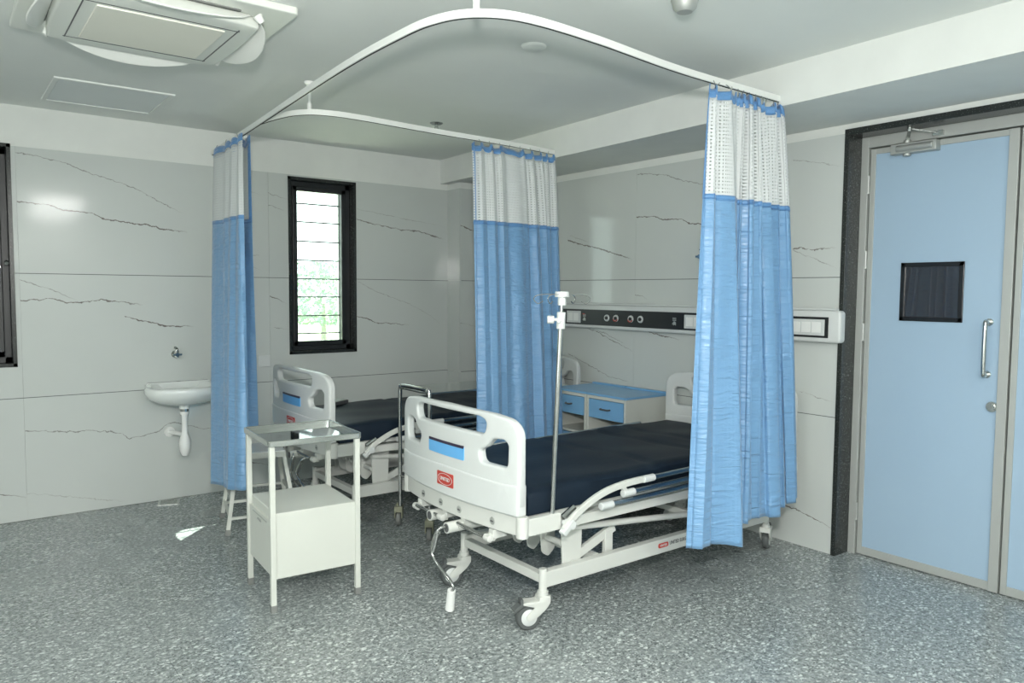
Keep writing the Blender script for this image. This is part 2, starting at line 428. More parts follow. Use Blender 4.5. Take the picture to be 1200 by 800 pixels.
# floor: granite slabs
fl = bpy.data.objects.new('floor', None); C.objects.link(fl); struct(fl, 'grey speckled polished granite floor')
obj('floor_bed', B(XL-.2,.4,YB-.2,.2,-.06,-.004), 'grout', fl)
xs = [-.65-.905*i for i in range(0,8)]; xs = [.4]+[x for x in xs if x > XL]+[XL]
ys = [0]+[-1.42-1.8*i for i in range(0,4)]+[YB]
for i in range(len(xs)-1):
    for j in range(len(ys)-1):
        g = .0006
        obj('slab', B(xs[i+1]+g, xs[i]-g, ys[j+1]+g, ys[j]-g, -.02, 0), 'floor', fl)
struct(obj('ceiling', B(XL-.2,.4,YB-.2,.2,ZC,ZC+.1), 'ceiling'), 'white painted ceiling')
def beam_x(y): return -.49+.042*y
bm = BM()
vs = []
for y in (.02, YB):
    x = beam_x(y); vs.append([bm.verts.new(p) for p in ((x,y,2.45),(.18,y,2.45),(.18,y,ZC+.01),(x,y,ZC+.01))])
for k in range(4): bm.faces.new((vs[0][k], vs[0][(k+1)%4], vs[1][(k+1)%4], vs[1][k]))
bm.faces.new(vs[0]); bm.faces.new(vs[1][::-1])
struct(obj('ceiling_beam', bm, 'plaster'), 'white plastered beam dropping below the ceiling above the right wall')

def walls_with_holes(u0, u1, z0, z1, holes):
    """cells of a rectangle minus rectangles"""
    us = sorted({u0,u1,*[h[0] for h in holes],*[h[1] for h in holes]}); zs = sorted({z0,z1,*[h[2] for h in holes],*[h[3] for h in holes]})
    us = [u for u in us if u0-1e-6 <= u <= u1+1e-6]; zs = [z for z in zs if z0-1e-6 <= z <= z1+1e-6]
    out = []
    for a, b in zip(us, us[1:]):
        for c, d in zip(zs, zs[1:]):
            mu, mz = (a+b)/2, (c+d)/2
            if not any(h[0] < mu < h[1] and h[2] < mz < h[3] for h in holes): out.append((a,b,c,d))
    return out
WIN = (-1.877,-1.306,1.003,2.385); LWIN = (-4.7,-3.665,1.003,2.41)
bm = BM()
for a,b,c,d in walls_with_holes(XL-.2,.4,0,ZC+.1,[WIN,LWIN]): box(bm,a,b,.010,.23,c,d)
wl = struct(obj('wall_left', bm, 'plaster'), 'white wall clad in glossy grey veined tiles with a narrow window')
DOOR = (-5.25,-3.47,0,2.405)
bm = BM()
for a,b,c,d in walls_with_holes(YB-.2,.2,0,ZC+.1,[DOOR]): box(bm,.010,.23,a,b,c,d)
wr = struct(obj('wall_right', bm, 'plaster'), 'white wall clad in glossy grey veined tiles beside the blue door')
struct(obj('wall_behind', B(XL-.2,.4,YB-.2,YB,0,ZC+.1), 'plaster'), 'plain wall behind the camera')
bm = BM()
for a,b,c,d in walls_with_holes(YB-.2,.2,0,ZC+.1,[(-6.7,-3.7,.85,2.35)]): box(bm,XL-.2,XL,a,b,c,d)  # opening added so sky light brightens the ceiling
struct(obj('wall_opposite', bm, 'plaster'), 'plain wall with an added window opening left of the camera')
bm = BM()
for a,b,c,d in ((-6.7,-6.66,.85,2.35),(-3.74,-3.7,.85,2.35),(-6.7,-3.7,.85,.89),(-6.7,-3.7,2.31,2.35),(-5.72,-5.68,.85,2.35),(-4.72,-4.68,.85,2.35)): box(bm,XL-.12,XL-.07,a,b,c,d)
struct(obj('fill_window', bm, 'blackframe'), 'wide black framed window added left of the camera to brighten the room')  # unseen window, added to let ambient light into the room
# column in the corner
cl = struct(obj('wall_corner', B(-.412,0.0,-.19,.011,0,2.46), 'plaster'), 'shallow tiled column in the corner')

def tile(parent, axis, u0, u1, z0, z1, mat, uo, uw=1.6, holes=(), face=0.0, th=.009):
    """one glazed tile; axis 'y' = lies in plane y=face (u = x), 'x' = plane x=face (u = -y)"""
    g, gz = .0006, .0022
    bm = BM()
    for a,b,c,d in walls_with_holes(u0+g,u1-g,z0+gz,z1-gz,[h for h in holes]):
        if axis == 'y': box(bm,a,b,face,face+th,c,d)
        else: box(bm,face,face+th,-b,-a,c,d)
    bmesh.ops.remove_doubles(bm, verts=bm.verts, dist=1e-6)
    uvl = bm.loops.layers.uv.new('UVMap'); zb = math.floor((z0+.001)/.8)*.8
    for fc in bm.faces:
        for l in fc.loops:
            u = l.vert.co.x if axis == 'y' else -l.vert.co.y
            l[uvl].uv = ((u-uo)/uw, (l.vert.co.z-zb)/.8)
    return obj('tile', bm, mat, parent)
rows = [(0,.8),(.8,1.6),(1.6,2.4)]
cols1 = [(-6.83,-5.23,('t_lowA','t_midA','t_upA')),(-5.23,-3.64,('t_lowA','t_midB','t_upB')),(-3.64,-2.03,('t_lowA','t_midA','t_upA')),(-2.03,-.412,('tile','t_midB','t_upB'))]
for a,b,ms in cols1:
    for (z0,z1),mm in zip(rows,ms):
        h = [x for x in (WIN,LWIN) if x[0] < b and x[1] > a and x[2] < z1 and x[3] > z0]
        tile(wl,'y',a,b,z0,z1,mm,a,holes=h)
for z in (.8,1.6):
    for a,b in ((-6.83,-4.70),(-3.665,-1.877),(-1.306,-.412)) if z > 1.2 else ((-6.83,-.412),): obj('joint', B(a,b,.0015,.0099,z-.0022,z+.0022), 'joint', wl)
    obj('joint', B(.0015,.0099,-3.462,-.199,z-.0022,z+.0022), 'joint', wr)
    obj('joint', B(-.40,0,-.1975,-.191,z-.0022,z+.0022), 'joint', cl)
for z0,z1 in rows: tile(cl,'y',-.412,0,z0,z1,('tile','t_midC','t_upC')[rows.index((z0,z1))],-.412,face=-.199)
for z0,z1 in rows: tile(cl,'x',.001,.199,z0,z1,'tile',-1.2,face=-.421)
cols2 = [(.199,1.885,('tile','t_midC','t_upC'),.285),(1.885,3.47,('t_lowA','t_midD','t_upA'),1.885),(5.25,6.6,('t_lowA','t_midD','t_upA'),5.0),(6.6,8.2,('tile','t_midB','t_upB'),6.6)]
for a,b,ms,uo in cols2:
    for (z0,z1),mm in zip(rows,ms): tile(wr,'x',a,b,z0,z1,mm,uo)

struct(obj('door_light_block', B(.24,.30,-5.6,-3.2,-.05,2.7), 'plaster'), 'unseen backing board added behind the blue door to block light leaks')  # unseen board, added to stop sky light leaking under the door
# windows
def window(name, W, label, bars=True, dark=False, first=True):
    x0,x1,z0,z1 = W
    r = bpy.data.objects.new(name, None); C.objects.link(r); struct(r, label); 
    bm = BM(); t = .022
    for a,b,c,d in ((x0,x0+t,z0,z1),(x1-t,x1,z0,z1),(x0,x1,z0,z0+t),(x0,x1,z1-t,z1)): box(bm,a,b,-.006,.23,c,d)
    obj('window_surround', bm, 'granite', r, label='polished black granite reveal')
    bm = BM(); s = .04; yf = .075
    X0,X1,Z0,Z1 = x0+t,x1-t,z0+t,z1-t
    for a,b,c,d in ((X0,X0+s,Z0,Z1),(X1-s,X1,Z0,Z1),(X0,X1,Z0,Z0+s),(X0,X1,Z1-s,Z1)): box(bm,a,b,yf,yf+.06,c,d)
    obj('window_frame', bm, 'blackframe', r, bevel=.003)
    return r,(X0+s,X1-s,Z0+s,Z1-s),yf
r,(a,b,c,d),yf = window('window_1', WIN, 'narrow black framed casement window with horizontal safety bars')
bm = BM(); s = .036
for q in ((a,a+s,c,d),(b-s,b,c,d),(a,b,c,c+s),(a,b,d-s,d)): box(bm,q[0],q[1],yf-.012,yf+.03,q[2],q[3])
obj('sash', bm, 'blackframe', r, bevel=.003)
obj('pane', B(a+s,b-s,yf+.006,yf+.010,c+s,d-s), 'glass', r)
for z in (1.155,1.30,1.452,1.598,1.748,1.90,2.055,2.20):
    obj('window_bar', cyl(BM(),(a-.03,.165,z),(b+.03,.165,z),.0055,seg=8), 'blackframe', r, smooth=True)
bm = BM()
for k in range(19): rods(bm,[(a-.02+k*.028,.212,c-.03),(a-.02+k*.028,.212,d+.03)],.0011,.0011,up=(0,1,0))
for k in range(48): rods(bm,[(a-.02,.213,c+k*.028),(b+.02,.213,c+k*.028)],.0011,.0011)
n_ = obj('insect_net', bm, 'alu', r); n_['kind'] = 'stuff'
hb = cyl(BM(),(a+.016,yf-.03,1.63),(a+.016,yf-.03,1.74),.008,seg=10); box(hb,a+.006,a+.026,yf-.035,yf-.012,1.66,1.72)
obj('handle', hb, 'blackframe', r, smooth=True)
bm = BM()
for x in (b-.006,): box(bm,x,x+.012,.19,.215,c-.02,d+.02); box(bm,x+.022,x+.030,.205,.222,c-.02,d+.02)
obj('screen_channel', bm, 'alu', r, label='pale blue grey sliding screen channel outside the sash')
r,(a,b,c,d),yf = window('window_2', LWIN, 'dark glazed window in a black granite surround at the left edge')
bm = BM()
for q in ((a,a+s,c,d),(b-s,b,c,d),(a,b,c,c+s),(a,b,d-s,d)): box(bm,q[0],q[1],yf-.012,yf+.03,q[2],q[3])
obj('sash', bm, 'blackframe', r, bevel=.003)
obj('pane', B(a+s,b-s,yf+.006,yf+.010,c+s,d-s), 'darkglass', r)
obj('shutter', B(a+s,b-s,yf+.05,yf+.07,c+s,d-s), 'darkgrey', r)
hb = BM(); cyl(hb,(b-.018,yf-.012,1.64),(b-.018,yf-.045,1.64),.011,seg=12); rods(hb,[(b-.018,yf-.042,1.65),(b-.020,yf-.046,1.54)],.007,seg=8); cyl(hb,(b+.02,-.01,1.67),(b+.02,-.03,1.66),.012,seg=12)
obj('handle', hb, 'chrome', r, smooth=True)

# outside
tag(obj('sun_trim_hood', B(-2.7,-.6,.231,1.02,2.52,2.60), 'concrete'), 'unseen concrete sunshade slab added above the narrow window to trim the sun patch', 'sunshade')  # unseen slab, added and sized to cut the sun patch on the floor
g = obj('ground', B(-20,40,.45,11,-1.02,-1.0), 'road'); struct(g, 'pale ground outside the window')
g = obj('lawn', B(-20,60,11,70,-1.05,-.98), 'grass'); struct(g, 'green lawn outside the window')
def tree(x, y, h, w_, sd, label):
    rnd = random.Random(sd); t = thing('tree', label, 'tree', (x,y,-1), group='trees outside the window')
    obj('trunk', cyl(BM(),(0,0,0),(0,0,h*.5),.16,.08,seg=8), 'bark', t)
    bm = BM()
    for k in range(1500):
        a = rnd.uniform(0,2*PI); rr = w_*math.sqrt(rnd.random()); z = h*(.25+.75*rnd.random()); lim = math.sin(min(1,(z/h-.2)/.8)*PI*.85)**.5 if z/h > .2 else .2
        c_ = Vector((rr*lim*math.cos(a), rr*lim*math.sin(a), z)); sz = rnd.uniform(.07,.17)
        n = Vector((rnd.gauss(0,1),rnd.gauss(0,1),rnd.gauss(0,1))).normalized(); u = n.orthogonal().normalized(); v = n.cross(u)
        bm.faces.new([bm.verts.new(c_+u*sz), bm.verts.new(c_+v*sz*.6), bm.verts.new(c_-u*sz), bm.verts.new(c_-v*sz*.6)])
    o = obj('crown', bm, 'leafy', t); o['kind'] = 'stuff'
tree(5.0,26,3.1,2.6,1,'bushy green tree seen through the narrow window, left of the two')
tree(10.5,28,3.8,2.8,2,'taller green tree seen through the narrow window, right of the two')

# ---------------------------------------------------------------- door wall
t1 = bpy.data.objects.new('trim_1', None); C.objects.link(t1); struct(t1, 'black speckled granite surround of the door')
obj('jamb', B(-.006,.15,-3.49,-3.462,0,2.385), 'granite', t1, bevel=.002)
obj('lintel', B(-.006,.15,-5.26,-3.462,2.385,2.42), 'granite', t1, bevel=.002)
obj('jamb', B(-.006,.15,-5.26,-5.235,0,2.385), 'granite', t1, bevel=.002)
t2 = bpy.data.objects.new('trim_2', None); C.objects.link(t2); struct(t2, 'grey aluminium door frame')
xd = .15
obj('frame_post', B(xd-.02,xd+.07,-3.53,-3.49,0,2.385), 'alupaint', t2, bevel=.002)
obj('frame_post', B(xd-.02,xd+.07,-5.235,-5.19,0,2.385), 'alupaint', t2, bevel=.002)
obj('frame_head', B(xd-.02,xd+.07,-5.19,-3.53,2.325,2.385), 'alupaint', t2, bevel=.002)
def door(name, y0, y1, label, full):
    """leaf between y1 (hinge side, nearer corner) and y0"""
    r = bpy.data.objects.new(name, None); C.objects.link(r); struct(r, label)
    z0, z1 = .004, 2.318; s = .028
    bm = BM()
    lo, hi = (-4.275,-3.536) if full else (y0,y1)
    wr_ = .045 if full else .03
    obj('stile', B(xd-.004,xd+.035,hi-s,hi,z0,z1), 'alupaint', r, bevel=.002)
    obj('stile', B(xd-.012,xd+.035,lo,lo+wr_,z0,z1), 'alupaint', r, bevel=.002)
    obj('top_rail', B(xd-.004,xd+.035,lo+wr_,hi-s,z1-.03,z1), 'alupaint', r, bevel=.002)
    obj('bottom_rail', B(xd-.004,xd+.035,lo+wr_,hi-s,z0,z0+.045), 'alupaint', r, bevel=.002)
    obj('door_panel', B(xd+.004,xd+.03,lo+wr_,hi-s,z0+.045,z1-.03), 'bluelam', r)
    if full:
        a,b,c,d = -4.05,-3.728,1.362,1.678; q = .024
        bm = BM()
        for k in ((a,a+q,c,d),(b-q,b,c,d),(a,b,c,c+q),(a,b,d-q,d)): box(bm,xd-.006,xd+.004,k[0],k[1],k[2],k[3])
        obj('vision_frame', bm, 'black', r, bevel=.002)
        obj('vision_pane', B(xd-.0005,xd+.004,a+q,b-q,c+q,d-q), 'darkvision', r)
        hd = BM(); rods(hd, smoothpts([(xd+.004,-4.178,1.105),(xd-.03,-4.178,1.105),(xd-.052,-4.178,1.125),(xd-.052,-4.178,1.35),(xd-.03,-4.178,1.37),(xd+.004,-4.178,1.37)],6), .0105, seg=12)
        for z in (1.105,1.37): cyl(hd,(xd+.006,-4.178,z),(xd-.006,-4.178,z),.018,seg=16)
        obj('door_handle', hd, 'steel', r, smooth=True)
        lk = cyl(BM(),(xd+.006,-4.208,.944),(xd-.008,-4.208,.944),.026,seg=24); cyl(lk,(xd-.006,-4.208,.944),(xd-.018,-4.208,.944),.016,seg=20); box(lk,xd-.022,xd-.017,-4.211,-4.205,.936,.952)
        obj('door_lock', lk, 'steel', r, smooth=True)
        for z in (2.12,1.70,1.29,.25):
            h = cyl(BM(),(xd-.012,-3.532,z-.05),(xd-.012,-3.532,z+.05),.008,seg=10)
            for zz in (z-.02,z+.02): cyl(h,(xd-.012,-3.532,zz-.001),(xd-.012,-3.532,zz+.001),.0092,seg=10)
            obj('hinge', h, 'alu', r, smooth=True)
        cb = B(xd-.05,xd+.006,-3.905,-3.665,2.262,2.318)
        cyl(cb,(xd-.048,-3.70,2.29),(xd-.048,-3.89,2.29),.018,seg=16)
        cyl(cb,(xd-.025,-3.745,2.25),(xd-.025,-3.745,2.335),.020,seg=16)
        obj('door_closer', cb, 'alu', r, smooth=True, bevel=.004)
        ar = BM(); rods(ar,[(xd-.03,-3.745,2.335),(xd-.12,-3.80,2.368)],.018,.008,up=(0,0,1)); rods(ar,[(xd-.12,-3.80,2.373),(xd-.035,-3.90,2.348)],.014,.007,up=(0,0,1)); cyl(ar,(xd-.12,-3.80,2.36),(xd-.12,-3.80,2.382),.012,seg=12); box(ar,xd-.04,xd-.018,-3.93,-3.88,2.335,2.36)
        obj('closer_arm', ar, 'steel', r, smooth=True)
    return r
m, nt, b = newmat('dark_vision_glass'); b.inputs['Base Color'].default_value = (.04,.04,.04,1); b.inputs['Roughness'].default_value = .04; b.inputs['Specular IOR Level'].default_value = .9; b.inputs['Coat Weight'].default_value = 1
M_['darkvision'] = m
door('door_1',-4.27,-3.53,'pale blue hospital door leaf with square vision panel',True)
door('door_2',-5.188,-4.283,'pale blue door leaf at the right edge of the frame',False)

# ---------------------------------------------------------------- ceiling things
# cassette air conditioner
ac = thing('air_conditioner','white square four-way cassette air conditioner in the ceiling','air conditioner',(-3.315,-2.235,ZC))
h_ = .465
bm = plate(rrect(-h_,h_,-h_,h_,.02),thick=.03,bev=.006); xf(bm,T((0,0,-.015)))
obj('fascia', bm, 'acbody', ac, smooth=True)
def sq(h, k, n=14):
    """square with gently bowed sides"""
    out=[]
    for s in range(4):
        for i in range(n):
            t=-1+2*i/n; p=(h*(1+k*(1-t*t))*1.0, h*t*.93)
            a=s*PI/2; out.append((p[0]*math.cos(a)-p[1]*math.sin(a), p[0]*math.sin(a)+p[1]*math.cos(a)))
    return out
bm = plate(sq(.345,.04),thick=.05,bev=.012,res=3); xf(bm,T((0,0,-.053)))
obj('centre_panel', bm, 'acbody', ac, smooth=True)
bm = plate(rrect(-.235,.24,-.225,.235,.008),thick=.008,bev=.002); xf(bm,T((0,0,-.080)))
obj('intake_grille', bm, 'acgrille', ac)
bm = BM()
for y in (-.25,.262): box(bm,-.29,.29,y-.0025,y+.0025,-.0795,-.0775)
for x in (-.283,.283): box(bm,x-.0025,x+.0025,-.27,.27,-.0795,-.0775)
obj('seam', bm, 'darkgrey', ac)
for k in range(4):
    a = k*PI/2; R_ = Matrix.Rotation(a,4,'Z')
    bm = plate(rrect(.352,.378,-.26,.26,.01),thick=.004,bev=.001); xf(bm, R_ @ T((0,0,-.032)))
    obj('air_outlet', bm, 'outlet', ac)
    pts = [(0,-.30)]+[(.10*math.sin(PI*(i/16))**.6, -.30+.60*i/16) for i in range(1,16)]+[(0,.30)]
    bm = plate(pts,thick=.007,bev=.002)
    xf(bm, R_ @ T((.362,0,-.040)) @ Matrix.Rotation(math.radians(38),4,'Y'))
    obj('flap', bm, 'acflap', ac, smooth=True)
    bm = BM(); cyl(bm, R_ @ Vector((.365,.325,-.035)), R_ @ Vector((.365,.345,-.060)), .022,.012, seg=12)
    obj('corner_clip', bm, 'acflap', ac, smooth=True)
# access hatch
ht = thing('ceiling_hatch','flat square access hatch board in the ceiling behind the air conditioner','hatch',(-3.21,-.60,ZC))
bm = BM()
for q in ((-.31,.31,-.31,-.285),(-.31,.31,.285,.31),(-.31,-.285,-.285,.285),(.285,.31,-.285,.285)): box(bm,q[0],q[1],q[2],q[3],-.010,0)
obj('hatch_frame', bm, 'ceiling', ht, bevel=.002)
obj('hatch_board', B(-.283,.283,-.283,.283,-.006,0), 'hatch', ht)
# sprinkler, smoke detector, junction cover
sp = thing('sprinkler','small chrome fire sprinkler hanging from the ceiling','sprinkler',(-1.30,-1.24,ZC))
bm = BM(); lathe(bm,[(0,0),(.045,0),(.045,-.004),(.03,-.012),(.012,-.014),(.012,-.03),(0,-.03)],seg=20); obj('escutcheon', bm, 'steel', sp, smooth=True)
bm = BM(); rods(bm,[(-.012,0,-.03),(-.014,0,-.05),(0,0,-.062)],.003,seg=6); rods(bm,[(.012,0,-.03),(.014,0,-.05),(0,0,-.062)],.003,seg=6); cyl(bm,(0,0,-.064),(0,0,-.067),.018,seg=12); obj('deflector', bm, 'steel', sp, smooth=True)
dt = thing('ceiling_cover','round flat white cover plate on the ceiling inside the rail curve','cover plate',(-1.80,-2.92,ZC))
bm = BM(); lathe(bm,[(0,-.012),(.05,-.012),(.058,-.006),(.06,0),(0,0)],seg=32); obj('disc', bm, 'ceiling', dt, smooth=True)
sd = thing('smoke_detector','grey round smoke detector at the top edge of the ceiling','detector',(-1.68,-3.72,ZC))
bm = BM(); lathe(bm,[(0,-.045),(.03,-.045),(.045,-.03),(.05,-.012),(.055,0),(0,0)],seg=28); obj('housing', bm, 'alu', sd, smooth=True)
# first panel inferred from wall glare; other four unseen, added for ambient fill
for i,(x,y) in enumerate(((-2.75,-5.85),(-5.6,-5.6),(-2.6,-7.6),(-5.6,-7.6),(-5.9,-2.6))):
    t = thing('room_and_fill_panel',['recessed light panel behind the camera, right','added fill light panel left of the camera','added fill light panel at the back, right','added fill light panel at the back, left','added fill light panel left of the air conditioner'][i],'light',(x,y,ZC))
    bm = BM()
    for q in ((-.31,.31,-.16,-.14),(-.31,.31,.14,.16),(-.31,-.29,-.14,.14),(.29,.31,-.14,.14)): box(bm,*q,-.012,0)
    obj('frame', bm, 'railwhite', t); obj('diffuser', B(-.29,.29,-.14,.14,-.008,0), 'panelglow', t)
    lo = lamp('room_and_fill_lamp','AREA',(x,y,ZC-.02),(38,32,44,36,12)[i],(1,.99,.95),shape='RECTANGLE',size=.58,size_y=.28); 

# ---------------------------------------------------------------- curtain rails
ZR = 2.49
def rail(name, pts, label, hangers):
    t = thing(name,label,'curtain rail',(0,0,0),group='ceiling curtain rails')
    P = [Vector((x,y,ZR)) for x,y in pts]
    bm = BM(); rods(bm,P,.020,.030); obj('track', bm, 'railwhite', t, bevel=.002)
    bm = BM(); rods(bm,[p+Vector((0,0,-.0155)) for p in P],.007,.002); obj('slot', bm, 'dark', t)
    for x,y in hangers:
        bm = cyl(BM(),(x,y,ZR+.01),(x,y,ZC-.006),.009,seg=12); obj('hanger_rod', bm, 'railwhite', t, smooth=True)
        bm = cyl(BM(),(x,y,ZC-.014),(x,y,ZC),.024,.028,seg=16); cyl(bm,(x,y,ZC-.045),(x,y,ZC-.012),.014,seg=12); obj('flange', bm, 'railwhite', t, smooth=True)
        bm = cyl(BM(),(x,y,ZR+.014),(x,y,ZR+.05),.013,seg=12); obj('clamp', bm, 'railwhite', t, smooth=True)
    return t
def arc(cx,cy,r,a0,a1,n=14): return [(cx+r*math.cos(math.radians(a0+(a1-a0)*i/n)), cy+r*math.sin(math.radians(a0+(a1-a0)*i/n))) for i in range(n+1)]
xr, yr, R1 = -2.62, -3.53, .62
def spath(pts): return [(p.x,p.y) for p in smoothpts([(x,y,0) for x,y in pts],8)]
rail1 = spath([(-2.44,-.02),(-2.50,-1.0),(-2.60,-2.50),(-2.61,-3.10),(-2.585,-3.34),(-2.50,-3.48),(-2.33,-3.545),(-1.975,-3.535),(-1.39,-3.473),(beam_x(-3.45)+.002,-3.455)])
rail('curtain_rail', rail1, 'long white curtain rail curving around the front bed', [(-2.508,-3.474)])
rail2 = spath([(-2.518,-1.25),(-2.485,-1.46),(-2.43,-1.62),(-2.32,-1.705),(-2.12,-1.725),(-1.63,-1.685),(-.96,-1.655),(beam_x(-1.62)+.002,-1.61)])
rail('curtain_rail', rail2, 'short white curtain rail branching off between the two beds', [(-2.385,-1.668)])

# ---------------------------------------------------------------- curtains
def resample(pts, n):
    P = smoothpts([(x,y,0) for x,y in pts],10); L=[0]
    for a,b in zip(P,P[1:]): L.append(L[-1]+(b-a).length)
    out=[]; j=0
    for i in range(n):
        s=L[-1]*i/(n-1)
        while j<len(L)-2 and L[j+1]<s: j+=1
        t=(s-L[j])/max(1e-9,L[j+1]-L[j]); out.append(P[j].lerp(P[j+1],t))
    return out, L[-1]
def curtain(label, top, bot, ztop, zseam, zb, folds, at, ab, seed, hooks=9, power=.8, mid=None, prof=None):
    rnd = random.Random(seed); n = 340
    t = thing('curtain', label, 'curtain', (0,0,0), group='hospital bed curtains')
    A, LA = resample(top, n); D, LD = resample(bot, n)
    ph = [0]; 
    for i in range(n): ph.append(ph[-1]+ (1+.55*math.sin(i*.021*folds/7+seed)+.35*math.sin(i*.057+seed*2.3)))
    ph = [2*PI*folds*p/ph[-1] for p in ph]
    amps = [ .65+.45*math.sin(i*.05+seed*1.7)+.25*math.sin(i*.023+seed) for i in range(n)]
    ph2 = [2*PI*(folds*.42)*i/n+seed for i in range(n)]
    NT=70
    def pt(i, t_):
        """t_ 0 top .. 1 bottom"""
        e = t_**power
        p = A[i].lerp(D[i], e)
        ta = (A[min(n-1,i+1)]-A[max(0,i-1)]).normalized().lerp((D[min(n-1,i+1)]-D[max(0,i-1)]).normalized(), e).normalized()
        nn = Vector((-ta.y, ta.x, 0))
        w1 = math.sin(ph[i]); w1 = math.copysign(abs(w1)**.8, w1)
        am = (at*(1-e)+ab*e)*amps[i]
        sway = .10*math.sin(3*t_+i*.03+seed)
        x = p + nn*(am*(w1+sway)*(1-.55*e) + ab*e*.75*math.sin(ph2[i]+.5*t_)) + ta*(am*.45*math.sin(2*ph[i]+.6*math.sin(2.5*t_+seed)))
        z = ztop+(zb[i] - ztop)*t_
        z += -.012*(1-t_)**12*(1-math.cos(ph[i]*1.0))
        return Vector((x.x, x.y, z))
    zb = [zb(i/(n-1)) if callable(zb) else zb for i in range(n)]
    W = LA+2.0*at*folds+.3
    W = max(W, LD*1.2)
    def sheet(name, i0, i1, za, zc, rows, mat, off=0.0, lab=None):
        bm = BM(); uvl = bm.loops.layers.uv.new('UVMap'); g=[]
        for r in range(rows+1):
            row=[]
            for i in range(i0,i1):
                zz_top, zz_bot = (x if not callable(x) else x(i) for x in (za, zc))
                z = zz_top+(zz_bot-zz_top)*r/rows
                tt = (ztop-z)/(ztop-zb[i]); p = pt(i, min(1.0,max(0,tt)))
                p.z = z-.012*(1-tt)**12*(1-math.cos(ph[i])) if tt < .15 else z
                row.append(bm.verts.new(p))
            g.append(row)
        for r in range(rows):
            for k in range(i1-i0-1):
                fc = bm.faces.new((g[r][k],g[r][k+1],g[r+1][k+1],g[r+1][k]))
                for l,(rr,kk) in zip(fc.loops,((r,k),(r,k+1),(r+1,k+1),(r+1,k))): l[uvl].uv = ((i0+kk)/n*W, g[rr][kk].co.z)
        o = obj(name, bm, mat, t, smooth=True, auto=False, label=lab)
        s_ = o.modifiers.new('thick','SOLIDIFY'); s_.thickness = .0012 if off == 0 else .0045; s_.offset = 0
        return o
    e0 = 7
    sheet('net_panel', e0, n, ztop-.045, zseam, 16, 'net', lab='white open net upper panel')
    sheet('header_band', 0, n, ztop, ztop-.045, 3, 'clothtape', off=1)
    sheet('edge_tape', 0, e0+1, ztop-.045, zseam, 16, 'clothtape', off=1, lab='blue side tape of the net')
    sheet('fabric_panel', 0, n, zseam, lambda i: zb[i], NT, 'cloth', lab='blue satin lower panel')
    sheet('seam_tape', 0, n, zseam+.012, zseam-.012, 1, 'clothtape', off=1)
    for k in range(hooks):
        i = int((k+.5)/hooks*(n-1)); p = pt(i,0); q = A[i]
        bm = BM(); rods(bm, [(q.x,q.y,ZR-.015),(q.x*.5+p.x*.5,q.y*.5+p.y*.5,ztop+.006),(p.x,p.y,ztop-.010),(p.x+.004,p.y+.004,ztop-.018)], .0022, seg=6)
        obj('hook', bm, 'steel', t, smooth=True)
    return t
# curtain over the front bed's head (right)
def hem3(s):
    if s < .42: return .335-.04*s/.42+.012*math.sin(14*s)
    if s < .46: return .295+.06*(s-.42)/.04
    return .35-.01*math.sin(9*s)+.03*max(0,(s-.75)/.25)
curtain('wide blue and white curtain beside the door, hiding the head of the front bed',
    [(-1.235,-3.50),(-1.05,-3.485),(-.85,-3.47),(-.615,-3.46)],
    [(-1.36,-3.52),(-1.20,-3.60),(-1.02,-3.56),(-.95,-3.44),(-.80,-3.50),(-.58,-3.48),(-.40,-3.41),(-.29,-3.43)],
    ZR-.032, 1.945, hem3, 11, .033, .044, 3.0, hooks=12)
# middle curtain between the beds
curtain('blue and white curtain hanging between the two beds beside the drip pole',
    [(-1.32,-1.72),(-1.05,-1.70),(-.80,-1.69),(-.62,-1.68)],
    [(-1.425,-1.95),(-1.17,-1.96),(-.90,-1.93),(-.67,-1.86)],
    ZR-.032, 1.94, lambda s: .33+.01*math.sin(8*s), 8, .022, .030, 1.2, hooks=8, power=.62)
# left curtain beside the basin
def hem1(s): return .58-.30*min(1,s/.40) if s < .45 else .26+.07*(s-.45)/.55
curtain('narrow blue and white curtain beside the wash basin',
    [(-2.49,-.99),(-2.475,-.66),(-2.475,-.36),(-2.515,-.34),(-2.535,-.66),(-2.545,-1.02)],
    [(-2.34,-.61),(-2.46,-.58),(-2.62,-.50),(-2.665,-.66),(-2.70,-.92),(-2.71,-1.14),(-2.665,-1.27),(-2.61,-1.27)],
    ZR-.03, 1.945, hem1, 6, .013, .022, 2.2, hooks=6)

# ---------------------------------------------------------------- wall fittings
cs = thing('bed_head_panel','long white medical gas and socket console with a black strip on the right wall','console',(0,0,0))
bm = plate(rrect(1.08,3.505,1.228,1.412,.022),thick=.06,bev=.014,res=3)
xf(bm, axes((0,-1,0),(0,0,1),(-1,0,0)) @ T((0,0,.0302))); obj('housing', bm, 'abs', cs, smooth=True)
obj('black_strip', B(-.064,-.0585,-3.435,-1.16,1.256,1.374), 'black', cs)
obj('top_lip', rods(BM(),[(-.045,-1.10,1.418),(-.045,-3.48,1.418)],.03,.012), 'abs', cs, bevel=.003)
def sockets(y0, n_):
    pl = obj('socket_plate', B(-.070,-.0635,-y0-.065*n_-.03,-y0,1.268,1.360), 'abs', cs, bevel=.002)
    for k in range(n_):
        y = y0+.018+.065*k
        bm = BM(); box(bm,-.0725,-.0695,-y-.056,-y,1.284,1.344)
        obj('switch', bm, 'upvc', pl, bevel=.0015)
sockets(1.215,2); sockets(2.405,4); sockets(3.06,5)
